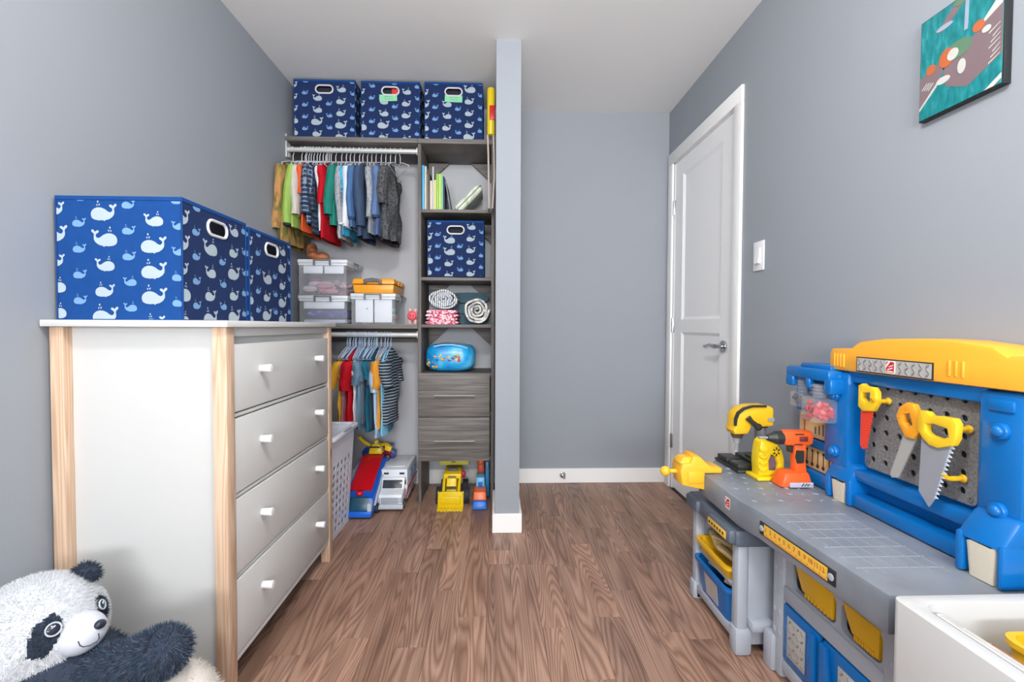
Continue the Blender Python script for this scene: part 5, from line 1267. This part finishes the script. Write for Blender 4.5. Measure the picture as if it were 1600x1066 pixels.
# orange drill on its battery
OD = mat('drill_orange', (238, 96, 38), rough=.38)
t = thing('toy_drill', 'orange toy cordless drill standing upright on its battery on the worktop', 'drill', (.985, 1.47, .51))
P().poly([(.948, .690), (.962, .696), (1.045, .693), (1.052, .680), (1.050, .654), (1.040, .646), (.962, .646), (.950, .654)], 1.452, 1.492, 'y', bev=.010).build('motor_housing', OD, t)
P().poly([(.988, .654), (1.030, .654), (1.026, .60), (1.034, .552), (.994, .552), (.990, .60)], 1.456, 1.488, 'y', bev=.007).build('grip', OD, t)
P().poly([(.994, .632), (1.018, .630), (1.018, .590), (.996, .588), (.990, .61)], 1.453, 1.457, 'y').build('grip_pad', DBK, t)
P().poly([(.972, .644), (.990, .644), (.988, .620), (.974, .624)], 1.464, 1.480, 'y', bev=.003).build('trigger', DBK, t)
P().cyl((.952, 1.472, .670), (.930, 1.472, .670), .023, .021, seg=20).cyl((.930, 1.472, .670), (.905, 1.472, .670), .020, .010, seg=20).build('chuck', DBK, t)
P().cyl((.906, 1.472, .670), (.876, 1.472, .670), .0045, seg=10).build('drill_bit', STL, t)
P().box(1.000, 1.028, 1.449, 1.453, .661, .678, bev=.002).build('side_label', mat('dark_red_label', (110, 40, 36)), t)
p = P().box(.985, 1.014, 1.4495, 1.453, .684, .687).box(.985, 1.010, 1.4495, 1.453, .650, .653); p.build('vent_slots', DBK, t)
P().taper(.934, 1.046, 1.440, 1.510, .5105, .560, tx=.72, ty=.8, bev=.010, dx=.004).build('battery', OD, t)
b_ = P().box(.962, 1.040, 1.4365, 1.4405, .514, .530, bev=.001).build('battery_label', mat('silver_label', (182, 182, 198), rough=.3), t)
p = P().tube([(1.000, 1.4358, .518), (1.006, 1.4358, .527), (1.010, 1.4358, .519), (1.016, 1.4358, .527), (1.020, 1.4358, .520), (1.026, 1.4358, .526)], .0014, 5); p.build('scribble_logo', BLACK, b_)
# vise on the far front corner
VY = mat('vise_yellow', (246, 186, 48), rough=.4, var=.02)
t = thing('toy_vise', 'yellow toy vise clamped on the far left corner of the worktop', 'vise', (.70, 1.66, .45))
p = P().poly([(.672, .470), (.754, .452), (.754, .512), (.815, .512), (.815, .530), (.775, .536), (.760, .548), (.735, .572), (.712, .575), (.700, .548), (.672, .546), (.664, .520)], 1.590, 1.675, 'y', bev=.005)
p.build('vise_body', VY, t)
P().box(.690, .745, 1.585, 1.592, .478, .520, bev=.003).taper(.664, .735, 1.60, 1.665, .545, .566, tx=.7, ty=.8, dx=.006, bev=.004).build('front_jaw', VY, t)
P().cyl((.670, 1.635, .508), (.640, 1.635, .508), .008, seg=12).ball((.626, 1.635, .508), .018, (1, 1, 1), 18).build('screw_knob', VY, t)
P().tube([(.700, 1.62, .570), (.712, 1.64, .575), (.722, 1.625, .573), (.732, 1.645, .574)], .004, 6).build('jaw_emblem', mat('vise_shade_orange', (226, 150, 36)), t)

# ---------------------------------------------------------------- tool stand tucked beside the bench
t = thing('tool_stand', 'light grey toy stand with dark grey cap tucked under the worktop', 'stand', (.85, 1.56, 0))
capm = GRM
P().box(.752, 1.02, 1.375, 1.730, .346, .402, bev=.012).box(.735, .80, 1.385, 1.530, .352, .399, bev=.012).box(.738, .80, 1.625, 1.722, .352, .398, bev=.010).build('cap', capm, t)
p = P().box(.765, .80, 1.385, 1.425, 0, .35, bev=.008).box(.80, .99, 1.388, 1.405, .03, .35, bev=.005).box(.758, .812, 1.378, 1.425, 0, .085, bev=.010).box(.80, .875, 1.360, 1.40, .085, .120, bev=.010)
p.build('near_side', GRL, t)
P().box(.765, .80, 1.680, 1.715, 0, .35, bev=.008).box(.80, .99, 1.695, 1.712, .03, .35, bev=.005).box(.758, .808, 1.680, 1.722, 0, .07, bev=.010).build('far_side', GRL, t)
P().box(.770, .82, 1.42, 1.685, .028, .062, bev=.006).box(.775, .99, 1.42, 1.685, .19, .202, bev=.003).box(.975, .985, 1.42, 1.685, .03, .34).box(.80, .975, 1.42, 1.685, .03, .04).build('rail', GRL, t)
P().poly([(1.425, .335), (1.545, .335), (1.55, .352), (1.43, .352)], .7375, .7395, 'x') 
st = P().box(.7335, .7352, 1.405, 1.525, .362, .386, bev=.0004).build('cap_sticker', STK, t)
p = P()
for k in range(6): p.poly(circ(1.512 - k * .018, .374, .0058, 5), .7330, .7336, 'x')
p.build('sticker_marks', INK, st)
tb = thing('yellow_tray', 'shallow yellow tray of tan parts on the upper level of the stand', 'tray', (.85, 1.55, .203))
def tub(p, x0, x1, y0, y1, z0, z1, tk=.004, fl=.9, lip=.008):
    def ring(s_, z, e=0):
        cx, cy = (x0 + x1) / 2, (y0 + y1) / 2; hx, hy = (x1 - x0) / 2 * s_ + e, (y1 - y0) / 2 * s_ + e
        return [Vector((cx + a * hx, cy + b * hy, z)) for a, b in rrect(-1, 1, -1, 1, .22, 4)]
    rings = [ring(fl, z0), ring(1, z1), ring(1, z1, lip), ring(1, z1 - .010, lip), ring(1, z1 - .010, lip - .002), ring(1, z1 - .002, -tk * .2)]
    rings = [ring(fl, z0), ring(1, z1 - .010), ring(1, z1 - .010, lip), ring(1, z1, lip), ring(1, z1, -tk), ring(fl, z0 + tk, -tk)]
    vv = [[p.bm.verts.new(c_) for c_ in r_] for r_ in rings]; n = len(vv[0])
    for A, B in zip(vv, vv[1:]):
        for k in range(n): p.bm.faces.new((A[k], A[(k + 1) % n], B[(k + 1) % n], B[k]))
    p.bm.faces.new(vv[0][::-1]); p.bm.faces.new(vv[-1]); return p
tub(P(), .762, .96, 1.440, 1.672, .2035, .250, lip=.007).build('tray_shell', DYL, tb)
rnd = random.Random(3)
wdm = mat('tan_toy_wood', (214, 186, 136), rough=.5)
for k, (y, x_, a, L_) in enumerate(((1.50, .80, .3, .05), (1.60, .80, -.2, .045), (1.55, .84, .1, .06), (1.58, .82, .7, .04))):
    M_ = Matrix.Translation((x_, y, .262 + .008 * (k % 2))) @ Matrix.Rotation(a, 4, 'Z') @ Matrix.Rotation(.15, 4, 'X')
    o = P().box(-.012, .012, -L_, L_, -.008, .008, bev=.004, M=M_)
    one(o, 'toy_block', wdm, ['tan toy piece lying at the near end of the yellow tray', 'tan toy piece at the far end of the yellow tray', 'tan toy piece lying across the back of the yellow tray', 'short slanted tan toy piece in the middle of the yellow tray'][k], 'toy', (x_, y, .254 + .008 * (k % 2)), 'toy pieces in the yellow tray')
tb = thing('blue_tub', 'bright blue tub with a silver front sticker on the bottom level of the stand', 'tub', (.85, 1.55, .04))
o = tub(P(), .760, .96, 1.435, 1.674, .0405, .180, fl=.84, lip=.008).build('tub_shell', BB_, tb)
P().poly([(1.522, .062), (1.612, .062), (1.620, .148), (1.518, .148)], 0, .001, 'x', M=Matrix.Translation((.7575, 0, 0)) @ Matrix.Shear('XY', 4, (0, 0)) if False else Matrix.Translation((.7655, 0, 0)) @ Matrix.Rotation(-.10, 4, 'Y') @ Matrix.Translation((0, 0, 0)))
P().poly([(1.518, .075), (1.600, .075), (1.606, .150), (1.512, .150)], -.0015, 0, 'x', M=Matrix.Translation((.7745, 0, .05)) @ Matrix.Rotation(-.113, 4, 'Y') @ Matrix.Translation((0, 0, -.05))).build('silver_sticker', PLATE, tb)
p = P()
for k, (y, x_, a) in enumerate(((1.60, .80, .2), (1.53, .81, -.3), (1.48, .80, .4))):
    M_ = Matrix.Translation((x_ + .01, y, .168)) @ Matrix.Rotation(a, 4, 'Z') @ Matrix.Rotation(.4, 4, 'Y')
    o = P().box(-.02, .02, -.03, .03, -.006, .006, bev=.003, M=M_)
    one(o, 'toy_part', [wdm, BLACK, mat('beige_toy_part', (200, 184, 160))][k], ['tan toy part at the far end of the blue tub', 'black toy part in the middle of the blue tub', 'beige toy part at the near end of the blue tub'][k], 'toy', (x_, y, .16), 'toy parts in the blue tub')

# ---------------------------------------------------------------- white storage box in the near right corner
WB = mat('white_storage_plastic', (198, 198, 197), rough=.45, var=.01)
t = thing('white_storage_box', 'thick-rimmed white open storage box in the near right corner', 'box', (.94, .55, 0))
p = P(); ou = rrect(.748, 1.125, .22, .822, .018); inn = rrect(.778, 1.105, .25, .796, .03)
p.poly(ou, .20, .530, 'z', holes=[inn], bev=.005); p.poly(ou, .0, .20, 'z'); p.build('box_shell', WB, t)
yt = thing('yellow_tub', 'small yellow tub standing inside the white storage box', 'tub', (.96, .66, .202))
p = P()
tub(p, .870, 1.085, .50, .738, .2025, .512, tk=.004, fl=.92, lip=.005); p.build('tub_shell', DYL, yt)
for k, (x0, nm, c_, lb) in enumerate(((.800, 'book', (206, 204, 204), 'pale grey thin book upright along the left wall of the white box'), (.814, 'book', (216, 214, 210), 'off-white thin book upright in the white box'), (.828, 'book', (172, 112, 92), 'brown-backed thin book upright in the white box'))):
    b_ = thing(nm, lb, 'book', (x0 + .005, .65, .2005), 'books in the white storage box')
    z1 = .517 - .006 * k
    P().box(x0, x0 + .0012, .53, .785 - .03 * k, .201, z1).box(x0 + .0088, x0 + .010, .53, .785 - .03 * k, .201, z1).box(x0, x0 + .010, .784 - .03 * k, .786 - .03 * k, .201, z1, bev=.0005).build('cover', mat('box_book_cover_%s' % ['grey', 'white', 'brown'][k], c_, rough=.4), b_)
    P().box(x0 + .0014, x0 + .0086, .532, .782 - .03 * k, .203, z1 - .003).build('pages', mat('paper_pages', (226, 222, 208)), b_)

# ---------------------------------------------------------------- plush panda
PW = cloth('panda_white_plush', (214, 216, 220), rough=1.0); PD = cloth('panda_charcoal_plush', (54, 62, 76), rough=1.0); PCR = cloth('panda_cream_plush', (206, 198, 190), rough=1.0)
pd_ = thing('plush_panda', 'large white and charcoal plush panda slumped against the left wall', 'plush toy', (-.95, 1.04, 0))
HC = Vector((-1.035, 1.045, .338)); HR = .124
MC = HC + Vector((.114, -.016, .010))
def fur(name, surf, n, L_, mats, pick, seed=0, wid=.0008):
    """short tapering fibres on a surface given as surf(rnd) -> point, normal"""
    rnd = random.Random(seed); vs = []; fs = []; mi = []
    for k in range(n):
        pt, nr = surf(rnd)
        if pt is None: continue
        tn = Vector((rnd.gauss(0, 1), rnd.gauss(0, 1), rnd.gauss(0, 1))); sd = nr.cross(tn)
        if sd.length < 1e-4: continue
        sd.normalize(); sd *= wid
        tip = pt + (nr + tn * .38 + Vector((0, 0, -.35))).normalized() * L_ * rnd.uniform(.6, 1.2)
        i = len(vs); vs += [pt - sd - nr * .002, pt + sd - nr * .002, tip]; fs.append((i, i + 1, i + 2)); mi.append(pick(pt))
    me = bpy.data.meshes.new(name); off = pd_.location
    me.from_pydata([v - off for v in vs], [], fs)
    for m_ in mats: me.materials.append(m_)
    me.polygons.foreach_set('material_index', mi)
    o = bpy.data.objects.new(name, me); C.objects.link(o); o.parent = pd_; o['kind'] = 'stuff'
    return o
EL = Vector((-.9436, .9745, .384)); ER = Vector((-.924, 1.084, .375))
def headcol(p_):
    def patch(c, ax, a, b, sd):
        d = p_ - c; u = d.dot(ax); w_ = (d - ax * u).length
        return (u / a) ** 2 + (w_ / b) ** 2 < 1 + .35 * noise.noise(p_ * 90)
    if patch(EL + Vector((.001, -.002, -.004)), Vector((-.1, -.45, -.88)).normalized(), .044, .024, 1): return 1
    if patch(ER + Vector((0, .008, -.004)), Vector((.2, .3, -.9)).normalized(), .030, .026, 1): return 1
    return 0
p = P().ball(HC, HR, (1.0, 1.0, .985), 120)
hd_ = p.build('head', [PW, PD], pd_)
for poly in hd_.data.polygons:
    c_ = Vector((0, 0, 0))
    for vi in poly.vertices: c_ += hd_.data.vertices[vi].co
    poly.material_index = headcol(c_ / len(poly.vertices) + pd_.location)
def s_head(rnd):
    v = Vector((rnd.gauss(0, 1), rnd.gauss(0, 1), rnd.gauss(0, 1))).normalized()
    if v.x + (-v.y) < -.6: return None, None
    pt = HC + Vector((v.x, v.y, v.z * .985)) * HR
    if (pt - MC).length < .047: return None, None
    if pt.x < -1.183: return None, None
    return pt, v
fur('head_fur', s_head, 42000, .0085, [PW, PD], headcol, 1)
P().ball(MC, .0465, (1, 1, .92), 28).build('muzzle', mat('panda_muzzle_velour', (206, 210, 220), rough=.95, bump=.2, bscale=900), pd_)
P().ball((-.8795, 1.030, .366), .0115, (.9, 1.15, .85), 20, M=Matrix.Rotation(-.2, 4, 'X')).build('nose', mat('panda_nose_fabric', (34, 44, 58), rough=.35), pd_)
mouth = [(-.894, .9926, .3544), (-.8917, .9943, .3433), (-.8888, .9985, .3374), (-.8836, 1.0079, .3334), (-.8792, 1.0188, .3342), (-.8774, 1.0232, .3383), (-.8768, 1.0212, .3513)]
def onm(q): d = Vector(q) - MC; return MC + Vector((d.x, d.y, d.z * .95)).normalized() * .0462
P().tube([onm(q) for q in mouth], .0013, 6).build('mouth_stitch', mat('mouth_thread', (70, 74, 88)), pd_)
for k, (c0, s_) in enumerate(((Vector((-.9385, .9839, .3863)), .95), (Vector((-.923, 1.079, .378)), .8))):
    d = (c0 - HC).normalized(); c_ = HC + d * (HR + .004)
    q = d.to_track_quat('Z', 'Y').to_matrix().to_4x4()
    e = P().ball((0, 0, 0), .0135 * s_, (1, 1, .45), 18)
    bmesh.ops.transform(e.bm, matrix=Matrix.Translation(c_) @ q, verts=e.bm.verts[:])
    eye = e.build('eye', mat('panda_eye_gloss', (40, 46, 58), rough=.08), pd_)
    P().tube([c_ + q @ Vector((math.cos(2 * PI * i / 16) * .0135 * s_, math.sin(2 * PI * i / 16) * .0135 * s_, .003)) for i in range(16)], .0017, 6, closed=True).build('eye_ring', mat('panda_eye_silver', (190, 198, 208), rough=.3), eye)
    P().tube([c_ + q @ Vector((-.004, .003, .0065)), c_ + q @ Vector((.003, .006, .0060))], .0014, 6).build('eye_glint', mat('panda_eye_silver', (190, 198, 208)), eye)
EC = Vector((-.982, 1.115, .435))
P().ball(EC, .030, (1, .6, .85), 16).build('ear', PD, pd_)
def ell(c, r, a=None):
    def f(rnd):
        v = Vector((rnd.gauss(0, 1), rnd.gauss(0, 1), rnd.gauss(0, 1))).normalized()
        pt = c + Vector((v.x * r[0], v.y * r[1], v.z * r[2])); n = Vector((v.x / r[0], v.y / r[1], v.z / r[2])).normalized()
        if v.z < -.5 or pt.x < -1.18 or pt.z < .01: return None, None
        return pt, n
    return f
fur('ear_fur', ell(EC, (.030, .02, .026)), 1200, .010, [PD], lambda q: 0, 2)
BC = Vector((-.985, 1.03, .165)); BR = (.165, .165, .165)
p = P().ball(BC, 1, BR, 28)
for v in p.bm.verts: v.co.z = max(v.co.z, .002); v.co.x = max(v.co.x, -1.172)
p.build('body', PD, pd_)
fur('body_fur', ell(BC, BR), 7000, .011, [PD], lambda q: 0, 3)
# arm: tapered tube with a rounded paw
A0 = [Vector(q) for q in ((-.93, 1.04, .235), (-.87, 1.02, .262), (-.80, 1.005, .288), (-.735, .998, .318), (-.705, .995, .330), (-.688, .993, .335))]
AR = [.060, .056, .050, .052, .050, .030]
P().tube(A0, AR, 20).ball(A0[-1] - Vector((.018, 0, .004)), .045, (1, 1, 1), 18).build('arm', PD, pd_)
def s_arm(rnd):
    t_ = rnd.uniform(0, 4.9); i = int(t_); f_ = t_ - i; c_ = A0[i].lerp(A0[i + 1], f_); r_ = AR[i] * (1 - f_) + AR[i + 1] * f_
    if i >= 4:
        v = Vector((rnd.gauss(0, 1), rnd.gauss(0, 1), rnd.gauss(0, 1))).normalized(); return A0[-1] - Vector((.018, 0, .004)) + v * .0455, v
    ax = (A0[i + 1] - A0[i]).normalized(); a = rnd.uniform(0, 2 * PI); u = ax.cross(Vector((0, 0, 1))).normalized(); w_ = ax.cross(u)
    n = u * math.cos(a) + w_ * math.sin(a); return c_ + n * r_, n
PB = cloth('panda_blue_grey_tips', (58, 84, 110), rough=1.0)
fur('arm_fur', s_arm, 12000, .011, [PD, PB, cloth('panda_mid_grey_tips', (96, 104, 116), rough=1.0)], lambda q: random.choice((0, 0, 1, 2)), 4)
# cream sole of the leg pointing at the viewer, ribbed
FC = Vector((-.742, 1.045, .150)); FR = (.118, .075, .118)
p = P().ball(FC, 1, FR, 36)
for v in p.bm.verts: v.co.z = max(v.co.z, .002)
p.build('foot', PCR, pd_)
p = P()
for k in range(9):
    z = FC.z - .02 + k * .012; q = max(0, 1 - ((z - FC.z) / FR[2]) ** 2) ** .5
    p.tube([(FC.x + FR[0] * .80 * q * math.sin(a), FC.y - FR[1] * q * math.cos(a) * 1.005 - .0005, z) for a in [(-1 + 2 * i / 14) * .95 for i in range(15)]], .0022, 6)
o = p.build('sole_ribs', PCR, pd_)
fur('foot_fur', ell(FC, FR), 5000, .010, [PCR], lambda q: 0, 5)
#MORE4END
